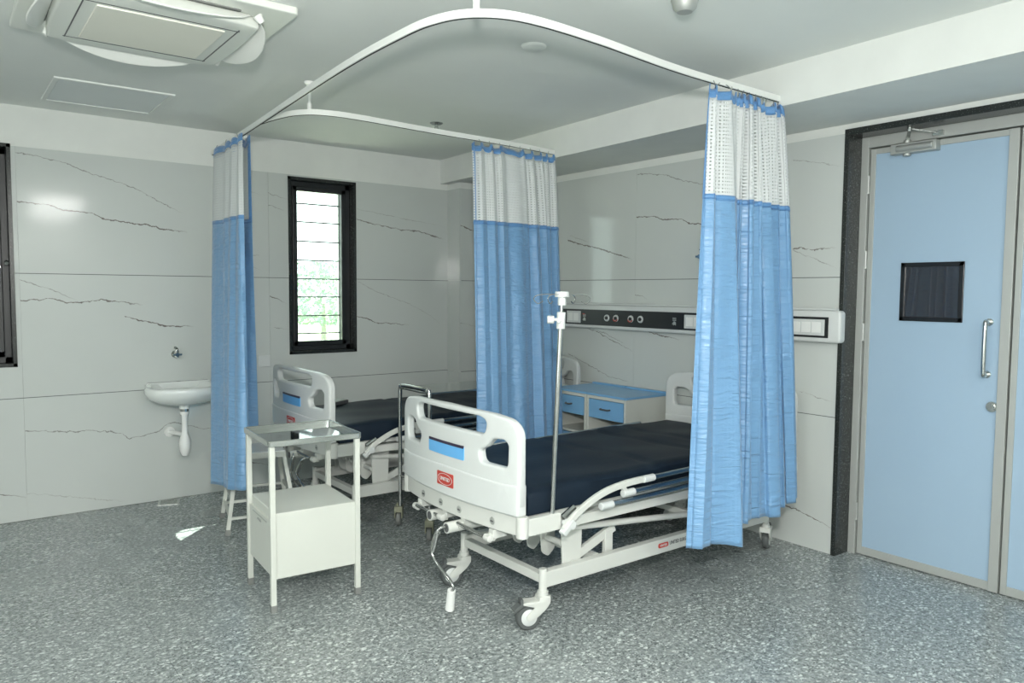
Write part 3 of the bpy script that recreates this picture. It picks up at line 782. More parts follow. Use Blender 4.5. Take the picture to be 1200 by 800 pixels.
for y,l in ((1.665,0),(1.76,1),(1.91,1),(2.005,0)):
    bm = BM()
    lathe(bm,[(.0,0),(.0,.012),(.010,.012),(.012,.004),(.018,.010),(.024,.008),(.026,.0),(0,0)],seg=24,mat=axes((0,-1,0),(0,0,1),(-1,0,0),(-.064,-y,1.315)))
    o = obj('gas_outlet', bm, 'abs', cs, smooth=True)
    obj('outlet_bore', cyl(BM(),(-.064,-y,1.315),(-.0775,-y,1.315),.0125,seg=16), 'black', o, smooth=True)
    if l: obj('outlet_ring', rods(BM(),[(-.0745,-y+.021*math.cos(a),1.315+.021*math.sin(a)) for a in [math.radians(200+14*k) for k in range(11)]],.004,seg=6), 'red', o)
def printbox(y, red):
    bm = BM()
    for k in range(3): box(bm,-.0648,-.0638,-y-.032,-y+.0,1.332-.008*k,1.336-.008*k)
    for k in range(4): box(bm,-.0648,-.0638,-y-.030+.009*k,-y-.025+.009*k,1.285+.004*(k%2),1.305-.005*(k%2))
    cyl(bm,(-.0638,-y-.016,1.30),(-.0652,-y-.016,1.30),.012,seg=12)
    obj('printed_mark', bm, 'red' if red else 'alu', cs)
printbox(1.40,False); printbox(2.30,False)
obj('printed_mark', B(-.0648,-.0638,-1.42,-1.395,1.335,1.342), 'red', cs)
# small taps
def tap(name,label,loc,rz,out=1):
    t = thing(name,label,'tap',loc,rz)
    bm = BM(); cyl(bm,(0,0,0),(0,-.012,0),.026,seg=20); cyl(bm,(0,-.01,0),(0,-.06,0),.012,seg=14); obj('valve_body', cyl(bm,(0,-.045,-.022),(0,-.045,.028),.017,seg=14), 'chrome', t, smooth=True)
    bm = BM(); cyl(bm,(0,-.058,.0),(0,-.080,.0),.014,seg=12); box(bm,-.030,.030,-.078,-.068,-.006,.006); obj('handle', bm, 'chrome', t, smooth=True)
    bm = BM(); rods(bm, smoothpts([(0,-.045,.02),(.004,-.045,.04),(-.012,-.06,.05)],4), .009, seg=10); obj('spout', bm, 'chrome', t, smooth=True)
    return t
tap('wall_tap','small chrome tap on the wall above the wash basin',(-2.72,0,1.045),0)
tap('wall_valve','small chrome valve on the right wall above the console',(0,-2.525,1.745),-PI/2)
tap('wall_valve','small chrome valve on the corner column half hidden by the middle curtain',(-.10,-.199,1.60),0)
tag(obj('wall_socket', B(-2.125,-2.035,-.012,0,.918,1.008), 'abs', bevel=.003), 'small square white socket plate on the wall beside the left curtain', 'socket')

# wash basin
ws = thing('wash_basin','white ceramic wall-hung wash basin','basin',(-2.71,0,0))
bm = BM(); NS=40
def basin_ring(rx, ry, z, inner=False):
    row=[]
    for i in range(NS):
        a=2*PI*i/NS; x=rx*math.cos(a); y=ry*math.sin(a)
        y = -ry+.0-0.0 + y if False else y
        sgn = math.copysign(abs(math.sin(a))**(.8), math.sin(a))
        row.append(bm.verts.new((x, min(-.0, -.19+ry*sgn) if not inner else -.19+ry*sgn, z)))
    return row
prof = [(.06,.05,.705,0),(.12,.10,.712,0),(.19,.15,.732,0),(.235,.185,.762,0),(.252,.203,.795,0),(.250,.205,.822,0),(.238,.197,.834,0),(.21,.150,.832,1),(.19,.13,.80,1),(.15,.10,.765,1),(.09,.06,.745,1),(.03,.02,.74,1)]
R = [basin_ring(*p) for p in prof]
for A_,D_ in zip(R,R[1:]):
    for i in range(NS): bm.faces.new((A_[i],A_[(i+1)%NS],D_[(i+1)%NS],D_[i]))
bm.faces.new(R[0][::-1]); bm.faces.new(R[-1])
for v in bm.verts:
    if v.co.z > .81 and v.co.y > -.10: v.co.z += .012
obj('bowl', bm, 'ceramic', ws, smooth=True, auto=False)
obj('tap_ledge', B(-.215,.215,-.075,-.002,.80,.852), 'ceramic', ws, bevel=.012)
obj('overflow_hole', cyl(BM(),(.0,-.045,.851),(.0,-.045,.8535),.012,seg=14), 'dark', ws)
bm = BM(); lathe(bm,[(.0,.0),(.036,.0),(.034,-.03),(.0,-.03)],c=(0,-.19,.705),seg=24); obj('drain_boss', bm, 'ceramic', ws, smooth=True)
bm = BM(); cyl(bm,(0,-.19,.676),(0,-.19,.655),.028,seg=20); obj('chrome_nut', bm, 'chrome', ws, smooth=True)
bm = BM(); lathe(bm,[(0,.655),(.030,.655),(.030,.635),(.020,.632),(.018,.56),(.022,.50),(.036,.46),(.040,.43),(.036,.38),(.022,.345),(0,.343)],c=(0,-.19,0),seg=24); obj('bottle_trap', bm, 'upvc', ws, smooth=True)
bm = BM(); cyl(bm,(-.0,-.19,.49),(-.06,-.01,.49),.016,seg=14); cyl(bm,(-.058,-.016,.49),(-.061,-.001,.49),.036,seg=20); obj('waste_pipe', bm, 'upvc', ws, smooth=True)

# floor drain
fd = thing('floor_drain','small square floor drain grate near the left wall','drain',(-2.80,-.085,0),-.3)
bm = BM()
for q in ((-.07,.07,-.07,-.055),(-.07,.07,.055,.07),(-.07,-.055,-.055,.055),(.055,.07,-.055,.055)): box(bm,*q,0,.004)
obj('frame', bm, 'steel', fd)
bm = BM()
for k in range(5): box(bm,-.055,.055,-.046+.02*k,-.038+.02*k,0,.0035)
obj('grate', bm, 'steel', fd)

# ---------------------------------------------------------------- beds
def panel_bm():
    """moulded end board; local x = bed width, y = height above board's lower edge"""
    W = .49
    out = [(-W+.012,0),(W-.012,0)]
    outl = [(-W+.03,-.002)]+[(W-.03,-.002)]+[(W,.04),(W,.33)]
    for i in range(1,9):
        a = PI/2*i/9; outl.append((W-.095+.095*math.cos(a), .33+.085*math.sin(a)))
    outl += [(W-.11,.418),(W-.16,.424),(0,.432),(-W+.16,.424),(-W+.11,.418)]
    for i in range(8,0,-1):
        a = PI/2*i/9; outl.append((-W+.095-.095*math.cos(a), .33+.085*math.sin(a)))
    outl += [(-W,.33),(-W,.04)]
    slot = rounded_poly([(-.285,.325),(.285,.325),(.30,.385),(.255,.404),(-.255,.404),(-.30,.385)],.03)
    hole = [(.262,.200),(.425,.197),(.428,.30),(.405,.318),(.335,.315),(.292,.270),(.250,.255)]
    hr = rounded_poly(hole,.028); hl = rounded_poly([(-x,y) for x,y in hole][::-1],.028)
    bm = plate(outl,(slot,hr,hl),thick=.042,bev=.011,res=3)
    for k in range(-11,12):
        bmesh.ops.bisect_plane(bm, geom=bm.verts[:]+bm.edges[:]+bm.faces[:], plane_co=(k*.041,0,0), plane_no=(1,0,0))
    return bm
def low_bm():
    bm = plate(rounded_poly([(-.489,-.004),(.489,-.004),(.489,.135),(.40,.130),(0,.142),(-.40,.130),(-.489,.135)],.012),thick=.052,bev=.010,res=2)
    for k in range(-11,12):
        bmesh.ops.bisect_plane(bm, geom=bm.verts[:]+bm.edges[:]+bm.faces[:], plane_co=(k*.041,0,0), plane_no=(1,0,0))
    return bm
BOW = .055
def bow(y): return -BOW*(1-(y/.49)**2)
def place_panel(bm, x, sgn, z, off=0):
    """local (x width, y height, z outward) -> bed frame with the bow outward"""
    for v in bm.verts:
        wx, hy, th = v.co
        v.co = Vector((x+sgn*(bow(wx)-0)-sgn*(th+off), wx if True else 0, z+hy))
    return bm
def bowbar(bm, x, sgn, y0, y1, z0, z1, th, n=14):
    pts = [(x+sgn*bow(y0+(y1-y0)*i/n), y0+(y1-y0)*i/n, (z0+z1)/2) for i in range(n+1)]
    return rods(bm, pts, th, z1-z0)
def caster(parent, x, y, ang, grey=False):
    """swivel caster; ang = direction the wheel trails to"""
    c = bpy.data.objects.new('caster', None); C.objects.link(c); c.parent = parent; c.location = (x,y,0); c.rotation_euler = (0,0,ang)
    r = .058
    bm = BM(); pr = [(0,-.018),(.040,-.018),(.046,-.018),(r-.006,-.018),(r,-.010),(r,.010),(r-.006,.018),(.046,.018),(0,.018)]
    lathe(bm, pr, seg=28, mat=axes((1,0,0),(0,0,1),(0,-1,0),(.07,0,r))); o = obj('tyre', bm, 'rubber', c, smooth=True)
    bm = BM(); lathe(bm,[(0,-.021),(.034,-.021),(.038,-.018),(.038,.018),(.034,.021),(0,.021)],seg=24,mat=axes((1,0,0),(0,0,1),(0,-1,0),(.07,0,r))); obj('wheel_disc', bm, 'abs', c, smooth=True)
    # housing: crown over the wheel, two cheeks
    pts = [(-.027,.150),(.024,.150),(.028,.128),(.098,.132),(.104,.122),(.045,.104),(.088,.066),(.080,.046),(.062,.044),(.030,.062),(-.006,.090),(-.027,.118)]
    bm = BM()
    for yy in (-.026,.026):
        p2 = plate(rounded_poly(pts,.01,3),thick=.008,bev=.002,res=1)
        xf(p2, axes((1,0,0),(0,0,1),(0,-1,0),(0,yy,0))); me_=bpy.data.meshes.new('x'); p2.to_mesh(me_); p2.free(); bm.from_mesh(me_); bpy.data.meshes.remove(me_)
    box(bm,-.028,.026,-.026,.026,.119,.148); box(bm,.02,.098,-.026,.026,.119,.131); cyl(bm,(0,0,.140),(0,0,.168),.025,seg=20)
    obj('fork', bm, 'white', c, smooth=True)
    bm = B(.095,.150,-.022,.022,.112,.128); xf(bm, T((.10,0,.12)) @ Matrix.Rotation(.6,4,'Y') @ T((-.10,0,-.12))); box(bm,.098,.112,-.020,.020,.110,.145)
    obj('brake_pedal', bm, 'rubber', c, bevel=.003)
    return c
def bed(loc, lift, label, crank_down):
    t = thing('hospital_bed', label, 'bed', loc)
    L = 2.03
    zc = .553+lift
    # end boards with frames below
    for nm, x, s, in (('foot_board',0,1),('head_board',L,-1)):
        o = obj(nm, place_panel(panel_bm(), x, s, zc), 'abs', t, smooth=True)
        obj('lower_moulding', place_panel(low_bm(), x, s, zc), 'abs', o, smooth=True)
        if s == 1:
            bm = plate(rrect(-.15,.155,.186,.250,.008),thick=.004,bev=.001)
            obj('blue_label', place_panel(sub(bm), x, s, zc, .0215), 'bluelabel', o, label='blue name card in the foot board')
            bm = plate(rrect(-.148,.153,.240,.253,.003),thick=.005,bev=.001); obj('label_edge', place_panel(sub(bm), x, s, zc, .022), 'darklabel', o)
            bm = plate(rrect(-.075,.065,.042,.106,.006),thick=.004,bev=.001); obj('badge', place_panel(bm, x, s, zc, .0262), 'red', o, label='red maker badge with white oval lettering')
            tb = text_bm('UNITED',.0235); xf(tb, T((-.005,.074,0)) @ Matrix.Scale(-1,4,(1,0,0)))
            obj('badge_lettering', place_panel(tb, x, s, zc, .029), 'abs', o)
            bm = BM(); rods(bm,[(-.005+.060*math.cos(2*PI*k/28),.074+.026*math.sin(2*PI*k/28),0) for k in range(28)],.0022,.001,up=(0,0,1),closed=True); obj('badge_oval', place_panel(bm, x, s, zc, .029), 'abs', o)
        bm = BM(); bowbar(bm, x+s*.005, s, -.465, .465, zc-.088, zc-.006, .026)
        fr = obj('end_frame', bm, 'white', t, bevel=.003)
        for sy in (-1,1):
            bm = cyl(BM(),(x+s*.006,sy*.482,zc-.098),(x+s*.006,sy*.482,zc-.004),.027,seg=24); obj('corner_block', bm, 'white', fr, smooth=True, bevel=.004)
            bm = B(min(x+s*.01,x+s*.21),max(x+s*.01,x+s*.21),sy*.485-.016,sy*.485+.016,zc-.092,zc-.016); obj('side_bracket', bm, 'white', fr, bevel=.004)
        if s == 1:
            for cy in (-.325,-.095,.061,.244):
                obj('crank_marker', cyl(BM(),(bow(cy)-.008,cy,zc-.052),(bow(cy)-.0105,cy,zc-.052),.017,seg=20), 'alu', fr, smooth=True)
                obj('marker_line', B(bow(cy)-.0115,bow(cy)-.0105,cy-.010,cy+.010,zc-.056,zc-.050), 'darkgrey', fr)
    # upper frame
    zf0, zf1 = .455+lift, .500+lift
    for sy in (-1,1): obj('upper_rail', B(.06,L-.06,sy*.47-.015,sy*.47+.015,zf0,zf1), 'white', t, bevel=.003)
    bm = BM()
    for x in (.08,.52,1.0,1.45,L-.08): box(bm,x-.015,x+.015,-.455,.455,zf0,zf1-.005)
    obj('cross_member', bm, 'white', t)
    # mattress deck slats and mattress
    bm = B(.06,L-.05,-.44,.44,.505+lift,.530+lift); obj('deck', bm, 'white', t, bevel=.004)
    zm0, zm1 = .532+lift, .645+lift
    bm = BM(); nx, ny = 60, 24; grid={}
    x0,x1,y0,y1 = .055,L-.045,-.455,.455
    creases = (.86,1.30,1.52)
    def top(x,y):
        z = zm1+.010*math.sin((x-.1)*1.7)+.004*math.sin(9*x+3*y)+.003*math.sin(17*y+5*x)
        for c_ in creases: z -= .009*math.exp(-((x-c_+.03*math.sin(6*y))/.018)**2)
        z += .014*max(0,(x-1.3))
        d = min(x-x0,x1-x,y-y0,y1-y); z -= .022*max(0,1-d/.03)**2
        return z
    def qs(a,b,n,e=.03):
        v=[a,a+e*.3,a+e]; v+=[a+e+(b-a-2*e)*i/(n) for i in range(1,n)]; return v+[b-e,b-e*.3,b]
    X, Y = qs(x0,x1,nx), qs(y0,y1,ny)
    g=[[bm.verts.new((x,y,top(x,y))) for y in Y] for x in X]
    for i in range(len(X)-1):
        for j in range(len(Y)-1): bm.faces.new((g[i][j],g[i+1][j],g[i+1][j+1],g[i][j+1]))
    ring=[(i,0) for i in range(len(X))]+[(len(X)-1,j) for j in range(1,len(Y))]+[(i,len(Y)-1) for i in range(len(X)-2,-1,-1)]+[(0,j) for j in range(len(Y)-2,0,-1)]
    lo=[]
    for k,(i,j) in enumerate(ring):
        v=g[i][j]; bul=.004*math.sin(k*.5); lo.append(bm.verts.new((v.co.x+(0),v.co.y,zm0+.004)))
    for k in range(len(ring)):
        a=g[ring[k][0]][ring[k][1]]; b_=g[ring[(k+1)%len(ring)][0]][ring[(k+1)%len(ring)][1]]
        bm.faces.new((a,lo[k],lo[(k+1)%len(ring)],b_))
    bm.faces.new(lo)
    obj('mattress', bm, 'navy', t, smooth=True, label='dark navy sectioned mattress')
    # base frame
    yn, yf_, xa, xb = -.42, .215, .175, 1.86
    for y in (yn,yf_): 
        o = obj('base_rail', B(xa,xb,y-.02,y+.02,.185,.257), 'white', t, bevel=.003)
        if y == yn:
            bm = plate(rrect(0,.075,0,.024,.009),thick=.002,bev=.0005); xf(bm, axes((1,0,0),(0,0,1),(0,-1,0),(.915,y-.0212,.214)))
            obj('badge', bm, 'red', o)
            tb = text_bm('UNITED',.015); xf(tb, axes((1,0,0),(0,0,1),(0,-1,0),(.9525,y-.0228,.226))); obj('badge_lettering', tb, 'abs', o)
            tb = text_bm('UNITED SURGICAL INDUSTRIES',.026,align='LEFT'); xf(tb, axes((1,0,0),(0,0,1),(0,-1,0),(1.0,y-.0207,.226)) @ Matrix.Diagonal((.78,1,1,1))); obj('rail_lettering', tb, 'darkgrey', o)
    for x in (xa+.01,xb-.01): obj('base_cross_rail', B(x-.02,x+.02,yn,yf_,.200,.240), 'white', t, bevel=.003)
    for x,y,a in ((xa,yn,math.radians(162)),(xa,yf_,math.radians(165)),(xb,yn,PI*.15),(xb,yf_,PI*.6)):
        obj('caster_post', cyl(BM(),(x,y,.150),(x,y,.268),.019,seg=18), 'white', t, smooth=True, bevel=.002)
        caster(t,x,y,a)
    # lifting linkage: plates, shafts, braces
    for xc, s in ((.37,1),(1.52,-1)):
        for y,zl in ((-.39,.225),(.19,.225)):
            pts = rounded_poly([(-.055,zl),(.055,zl),(.065,.46+lift),(-.065,.46+lift)],.012,3)
            bm = plate(pts,thick=.012,bev=.002,res=1); xf(bm, axes((1,0,0),(0,0,1),(0,-1,0),(xc,y,0))); cyl(bm,(xc,y-.014,.245),(xc,y+.014,.245),.016,seg=16)
            obj('lift_plate', bm, 'white', t)
        for y in (-.27,-.16,-.05,.06):
            pts = rounded_poly([(-.03,.275),(.01,.25),(.05,.285),(.05,.455+lift),(-.05,.455+lift)],.014,3)
            bm = plate(pts,thick=.008,bev=.002,res=1); xf(bm, axes((1,0,0),(0,0,1),(0,-1,0),(xc-s*.05,y,0))); obj('shaft_bracket', bm, 'white', t)
        obj('lift_shaft', cyl(BM(),(xc-s*.05,-.38,.345),(xc-s*.05,.19,.345),.015,seg=12), 'white', t, smooth=True)
    for y in (-.375,.175):
        obj('brace', rods(BM(),[(.40,y,.262),(.66,y,.360)],.018,.042,up=(0,0,1)), 'white', t)
        obj('strut', B(.595,.645,y-.012,y+.012,.205,.352), 'white', t, bevel=.003)
        bm = rods(BM(),[(.30,y-.03,.425+lift*.5),(1.20,y-.03,.335)],.016,seg=12); obj('link_tube', bm, 'white', t, smooth=True)
        pts = rounded_poly([(1.16,.46+lift),(1.27,.46+lift),(1.235,.335),(1.21,.30),(1.19,.335)],.012,3)
        bm = plate(pts,thick=.010,bev=.002,res=1); xf(bm, axes((1,0,0),(0,0,1),(0,-1,0),(0,y-.045,0))); cyl(bm,(1.21,y-.055,.332),(1.21,y-.03,.332),.013,seg=12); obj('link_bracket', bm, 'white', t)
    obj('cross_tie', rods(BM(),[(.52,-.40,.24),(.52,.20,.24)],.035,.035), 'white', t)
    obj('actuator_tube', cyl(BM(),(.10,-.03,.43+lift),(1.25,-.03,.34),.018,seg=12), 'white', t, smooth=True)
    obj('actuator_tube', cyl(BM(),(.10,.12,.43+lift),(.9,.12,.40),.018,seg=12), 'white', t, smooth=True)
    obj('cross_tie', rods(BM(),[(1.21,-.42,.335),(1.21,.17,.335)],.03,.03), 'white', t)
    # crank drives under the foot frame
    zk = zc-.125
    for cy in (-.325,-.10,.06,.29):
        bm = B(-.045,.03,cy-.018,cy+.018,zk-.005,zc-.09); cyl(bm,(-.062,cy-.02,zk),(-.062,cy+.02,zk),.016,seg=14); box(bm,-.062,-.03,cy-.014,cy+.014,zk-.016,zk+.016); obj('crank_bracket', bm, 'white', t, smooth=True, bevel=.003)
    for cy,dx in ((-.085,-.125),(.13,-.085)):
        bm = cyl(BM(),(dx,cy,zk-.005),(.16,cy-.0,zk-.005),.026,seg=20); obj('gear_housing', bm, 'white', t, smooth=True)
        obj('housing_bore', cyl(BM(),(dx-.001,cy,zk-.005),(dx+.01,cy,zk-.005),.020,seg=18), 'darkgrey', t)
    for ya,yb in ((-.30,-.10),(.08,.27)): obj('folded_crank', cyl(BM(),(-.07,ya,zk+.004),(-.075,yb,zk+.012),.009,seg=10), 'chrome', t, smooth=True)
    cr = [(-.12,-.085,zk-.005),(-.165,-.078,zk-.008)]
    if crank_down == 1:
        arms = [([(-.10,-.085,zk-.005),(-.165,-.08,zk-.008),(-.175,-.045,zk-.13),(-.16,-.19,zk-.225),(-.16,-.185,zk-.265)],[(-.16,-.185,zk-.255),(-.15,-.155,zk-.355)])]
    else:
        arms = [([(-.10,-.085,zk-.0),(-.12,-.15,zk),(-.13,-.12,zk-.12),(-.12,-.26,zk-.20),(-.115,-.25,zk-.23)],[(-.115,-.25,zk-.225),(-.105,-.22,zk-.31)]),
                ([(-.06,-.29,zk-.0),(-.12,-.29,zk),(-.13,-.22,zk-.10),(-.12,-.34,zk-.17),(-.115,-.34,zk-.20)],[(-.115,-.34,zk-.20),(-.105,-.33,zk-.27)])]
    for rod, grip in arms:
        o = obj('crank', rods(BM(),smoothpts(rod,5),.0075,seg=10), 'chrome', t, smooth=True)
        a,b_ = Vector(rod[1]),Vector(rod[2]); obj('crank_sleeve', cyl(BM(),a.lerp(b_,.08),a.lerp(b_,.85),.0135,seg=14), 'chrome', o, smooth=True)
        obj('crank_grip', cyl(BM(),grip[0],grip[1],.018,.021,seg=14), 'upvc', o, smooth=True)
    # folded side rails, one each side
    for sy in (-1,1):
        yy = -.535 if sy < 0 else .505
        A1 = [(.195,yy,.470+lift),(.255,yy,.520+lift),(.346,yy,.568+lift),(.441,yy,.600+lift),(.55,yy,.617+lift),(.646,yy,.622+lift),(.715,yy,.622+lift)]
        sr = obj('side_rail', rods(BM(),smoothpts(A1,5),.020,.030,up=(0,0,1)), 'white', t, bevel=.004, label='folded side rail with curved white arm and steel tubes')
        xe = 1.78
        A2 = [(L-.10,yy,.470+lift),(L-.14,yy,.530+lift),(L-.19,yy,.58+lift),(L-.26,yy,.62+lift)]
        obj('rail_arm', rods(BM(),smoothpts(A2,5),.020,.030,up=(0,0,1)), 'white', sr, bevel=.004)
        for xs_,z_,z2 in ((.735,.622,.634),(.60,.574,.586),(.46,.537,.546)):
            obj('rail_tube', cyl(BM(),(xs_,yy,z_+lift),(xe,yy,z2+lift),.0125,seg=14), 'tuberail', sr, smooth=True)
            obj('end_cap', cyl(BM(),(xs_-.045,yy,z_+lift-.001),(xs_+.03,yy,z_+lift),.0175,seg=14), 'abs', sr, smooth=True, bevel=.003)
        obj('rail_link', rods(BM(),[(.55,yy,.612+lift),(.575,yy,.58+lift)],.016,.02,up=(1,0,0)), 'white', sr)
        bm = BM(); cyl(bm,(.235,sy*.49,.487+lift),(.235,yy+sy*.018,.487+lift),.021,seg=16); rods(bm,[(.245,yy,.505+lift),(.185,yy,.452+lift)],.034,.026,up=(0,0,1)); obj('rail_hinge', bm, 'abs', sr, smooth=True, bevel=.004)
        obj('hinge_latch', cyl(BM(),(.215,sy*.50,.512+lift),(.285,sy*.50,.548+lift),.014,seg=12), 'chrome', sr, smooth=True)
    return t
def sub(bm):
    for k in range(-8,9): bmesh.ops.bisect_plane(bm, geom=bm.verts[:]+bm.edges[:]+bm.faces[:], plane_co=(k*.041,0,0), plane_no=(1,0,0))
    return bm
bed((-2.12,-2.78,0), 0.0, 'white hospital bed with navy mattress standing nearest the camera', 1)
bed((-2.155,-.94,0), .018, 'white hospital bed with navy mattress along the back wall under the narrow window', 2)

# drip pole in the front bed's corner bracket
iv = thing('drip_pole','tall steel drip pole with white clamp and hooks, standing in the front bed corner','drip pole',(-1.955,-3.265,0))
def ivp(z): return ((z-.46)*.047+0, 0, z)
obj('lower_tube', cyl(BM(),ivp(.46),ivp(1.39),.0115,seg=14), 'chrome', iv, smooth=True)
obj('upper_tube', cyl(BM(),ivp(1.38),ivp(1.47),.0075,seg=12), 'chrome', iv, smooth=True)
bm = cyl(BM(),ivp(1.345),ivp(1.418),.019,seg=18); cyl(bm,(.035-.0,0,1.38),(.0,-.035,1.38),.008,seg=10); obj('clamp', bm, 'abs', iv, smooth=True, bevel=.002)
q = Vector(ivp(1.385)); d_ = Vector((-.8,.6,0)).normalized()
bm = cyl(BM(), q, q+d_*.032, .007, seg=10); cyl(bm, q+d_*.030, q+d_*.060, .017, .018, seg=16); obj('clamp_knob', bm, 'abs', iv, smooth=True, bevel=.003)
q = Vector(ivp(1.475))
bm = cyl(BM(), q+Vector((0,0,-.028)), q+Vector((0,0,.012)), .018, seg=18); cyl(bm, q+Vector((0,0,.008)), q+Vector((0,0,.032)), .032,.030, seg=20); obj('hook_head', bm, 'abs', iv, smooth=True, bevel=.002)
for k,aa in enumerate((-38,20,142,200)):
    a = math.radians(aa); u = Vector((math.cos(a),math.sin(a),0)); p0 = q+Vector((0,0,.02))
    pts = [p0+u*.02, p0+u*.07+Vector((0,0,.0)), p0+u*.11+Vector((0,0,-.006)), p0+u*.123+Vector((0,0,-.022)), p0+u*.105+Vector((0,0,-.040)), p0+u*.082+Vector((0,0,-.030))]
    obj('hook', rods(BM(),smoothpts(pts,5),.0022,seg=6), 'chrome', iv, smooth=True)

# small box on the far bed
cb = thing('handset','small dark grey box lying on the far bed mattress','handset',(-1.74,-.58,.672),.55)
obj('body', B(-.08,.08,-.042,.042,0,.026), 'darkgrey', cb, bevel=.004); obj('cover', B(-.07,.07,-.034,.034,.026,.031), 'alu', cb, bevel=.002)

# over-bed table
ot = thing('overbed_table','stainless overbed table on castors between the two beds','table',(-1.74,-1.70,0))
for x in (0,.62):
    pts = [(x,-.18,.13),(x,-.18,.84),(x,-.155,.895),(x,-.12,.912),(x,.12,.912),(x,.155,.895),(x,.18,.84),(x,.18,.13)]
    o = obj('end_frame', rods(BM(),smoothpts(pts,5),.0125,seg=12), 'chrome', ot, smooth=True)
    obj('cross_bar', cyl(BM(),(x,-.18,.33),(x,.18,.33),.008,seg=10), 'chrome', o, smooth=True)
    for y in (-.18,.20):
        c = bpy.data.objects.new('caster', None); C.objects.link(c); c.parent = ot; c.location = (x,y,0)
        bm = BM(); lathe(bm,[(0,-.016),(.036,-.016),(.044,-.010),(.044,.010),(.036,.016),(0,.016)],seg=24,mat=axes((.6,.8,0),(0,0,1),(.8,-.6,0),(.0,0,.044))); obj('wheel', bm, 'footgrey', c, smooth=True)
        bm = BM(); rr_ = Matrix.Rotation(.93,4,'Z'); box(bm,-.032,.032,-.026,-.019,.050,.110,rr_); box(bm,-.032,.032,.019,.026,.050,.110,rr_); box(bm,-.034,.034,-.026,.026,.090,.128,rr_); cyl(bm,(0,0,.125),(0,0,.145),.016,seg=10); obj('fork', bm, 'castergrey', c, bevel=.003)
bm = B(-.0,.62,-.18,.18,.885,.900); obj('tabletop', bm, 'steel', ot, bevel=.004)
obj('side_bar', cyl(BM(),(0,.18,.33),(.62,.18,.33),.008,seg=10), 'chrome', ot, smooth=True)

# ---------------------------------------------------------------- bedside cabinets
def cabinet(loc, label, W=.40):
    t = thing('bedside_cabinet', label, 'cabinet', loc, group='blue topped bedside cabinets')
    # front faces -x; width along y (0..-.40), depth x 0..-.43
    D,H = .42,.79
    obj('side_panel', B(-D,0,-.018,0,.04,H), 'cream', t, bevel=.002); obj('side_panel', B(-D,0,-W,-W+.018,.04,H), 'cream', t, bevel=.002)
    obj('back_panel', B(-.012,0,-W+.018,-.018,.04,H), 'cream', t); obj('shelf', B(-D+.01,-.012,-W+.018,-.018,.50,.515), 'cream', t); obj('bottom_panel', B(-D+.01,-.012,-W+.018,-.018,.08,.095), 'cream', t)
    obj('front_rail', B(-D-.001,-D+.015,-W+.018,-.018,H-.022,H), 'cream', t)
    obj('worktop', B(-D-.008,.0,-W-.004,.004,H,H+.016), 'bluetop', t, bevel=.003); obj('top_upstand', B(-.03,0,-W,0,H+.016,H+.028), 'bluetop', t, bevel=.002)
    d = obj('drawer', B(-D-.003,-D+.016,-W+.024,-.024,.635,H-.026), 'bluetop', t, bevel=.002)
    bm = rods(BM(),smoothpts([(-D,-.145,.705),(-D-.022,-.155,.705),(-D-.024,-W/2,.705),(-D-.022,-W+.155,.705),(-D,-W+.145,.705)],4),.006,seg=8); obj('handle', bm, 'darkgrey', d, smooth=True)
    dd = obj('cabinet_door', B(-D-.003,-D+.014,-W+.024,-.024,.10,.495), 'bluetop', t, bevel=.002)
    for y in (-.03,-W+.03): 
        for x in (-D+.03,-.03): obj('foot', cyl(BM(),(x,y,0),(x,y,.042),.016,seg=12), 'rubber', t)
    return t
cabinet((-.022,-1.862,0),'blue topped bedside cabinet nearer the front bed',.378)
cabinet((-.022,-1.502,0),'blue topped bedside cabinet nearer the middle curtain, partly hidden by it',.35)

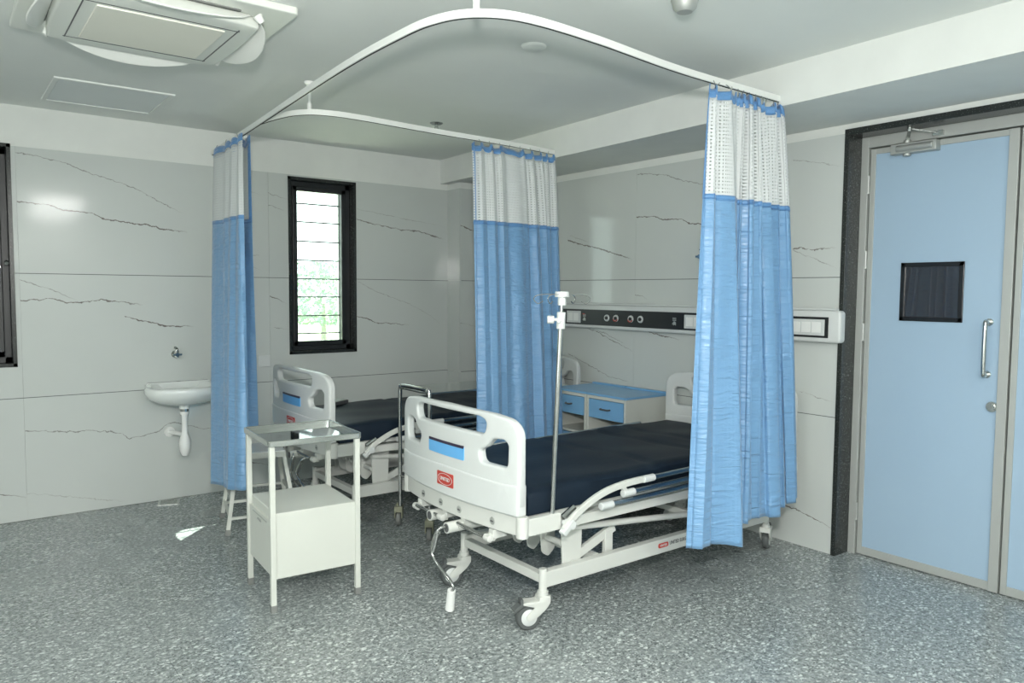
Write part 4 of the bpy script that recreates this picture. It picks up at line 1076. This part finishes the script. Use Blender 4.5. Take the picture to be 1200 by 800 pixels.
# ---------------------------------------------------------------- instrument trolley
tr = thing('instrument_trolley','white locker table with raised stainless tray top in the foreground left','trolley',(-2.640,-2.145,0),math.radians(-4))
hx, hy = .207,.205
for sx in (-1,1):
    for sy in (-1,1):
        o = obj('leg', B(sx*hx-.0125,sx*hx+.0125,sy*hy-.0125,sy*hy+.0125,.03,.785), 'cream', tr, bevel=.002)
        obj('foot_cap', B(sx*hx-.0145,sx*hx+.0145,sy*hy-.0145,sy*hy+.0145,0,.035), 'footgrey', o, bevel=.003)
obj('locker_body', B(-hx+.010,hx-.010,-hy-.006,hy+.006,.155,.468), 'cream', tr, bevel=.004)
dd = obj('locker_door', B(-hx-.004,-hx+.012,-hy+.02,hy-.02,.165,.425), 'cream', tr, bevel=.003)
obj('door_latch', B(-hx-.010,-hx-.003,-.03,.03,.385,.395), 'alu', dd, bevel=.002)
obj('door_slot', B(-hx-.006,-hx-.0035,-.12,.12,.405,.411), 'alupaint', dd)
bm = BM(); box(bm,-.222,.222,-.222,.222,.784,.789); obj('tray', bm, 'steelpolish', tr)
rim = [(x,y,.797) for x,y in rrect(-.224,.224,-.224,.224,.02,5)]
obj('tray_rim', rods(BM(),rim,.009,.028,closed=True), 'steel', tr, smooth=True, bevel=.003)

# stool
st = thing('stool','white square metal stool behind the trolley','stool',(-2.445,-.915,0),math.radians(-12))
obj('seat', B(-.155,.155,-.155,.155,.448,.484), 'cream', st, bevel=.004)
obj('seat_board', B(-.15,.15,-.15,.15,.484,.490), 'upvc', st)
for sx in (-1,1):
    for sy in (-1,1):
        o = obj('leg', rods(BM(),[(sx*.205,sy*.205,.03),(sx*.142,sy*.142,.455)],.024,.024,up=(0,1,0)), 'cream', st, bevel=.002)
        obj('foot_cap', rods(BM(),[(sx*.209,sy*.209,0),(sx*.204,sy*.204,.035)],.030,.030,up=(0,1,0)), 'footgrey', o)
for z in (.10,.20):
    k = .205-.063*(z-.03)/.425
    for s_ in (-1,1):
        obj('rung', rods(BM(),[(-k,s_*k,z),(k,s_*k,z)],.016,.016), 'cream', st)
        obj('rung', rods(BM(),[(s_*k,-k,z+.02),(s_*k,k,z+.02)],.016,.016), 'cream', st)
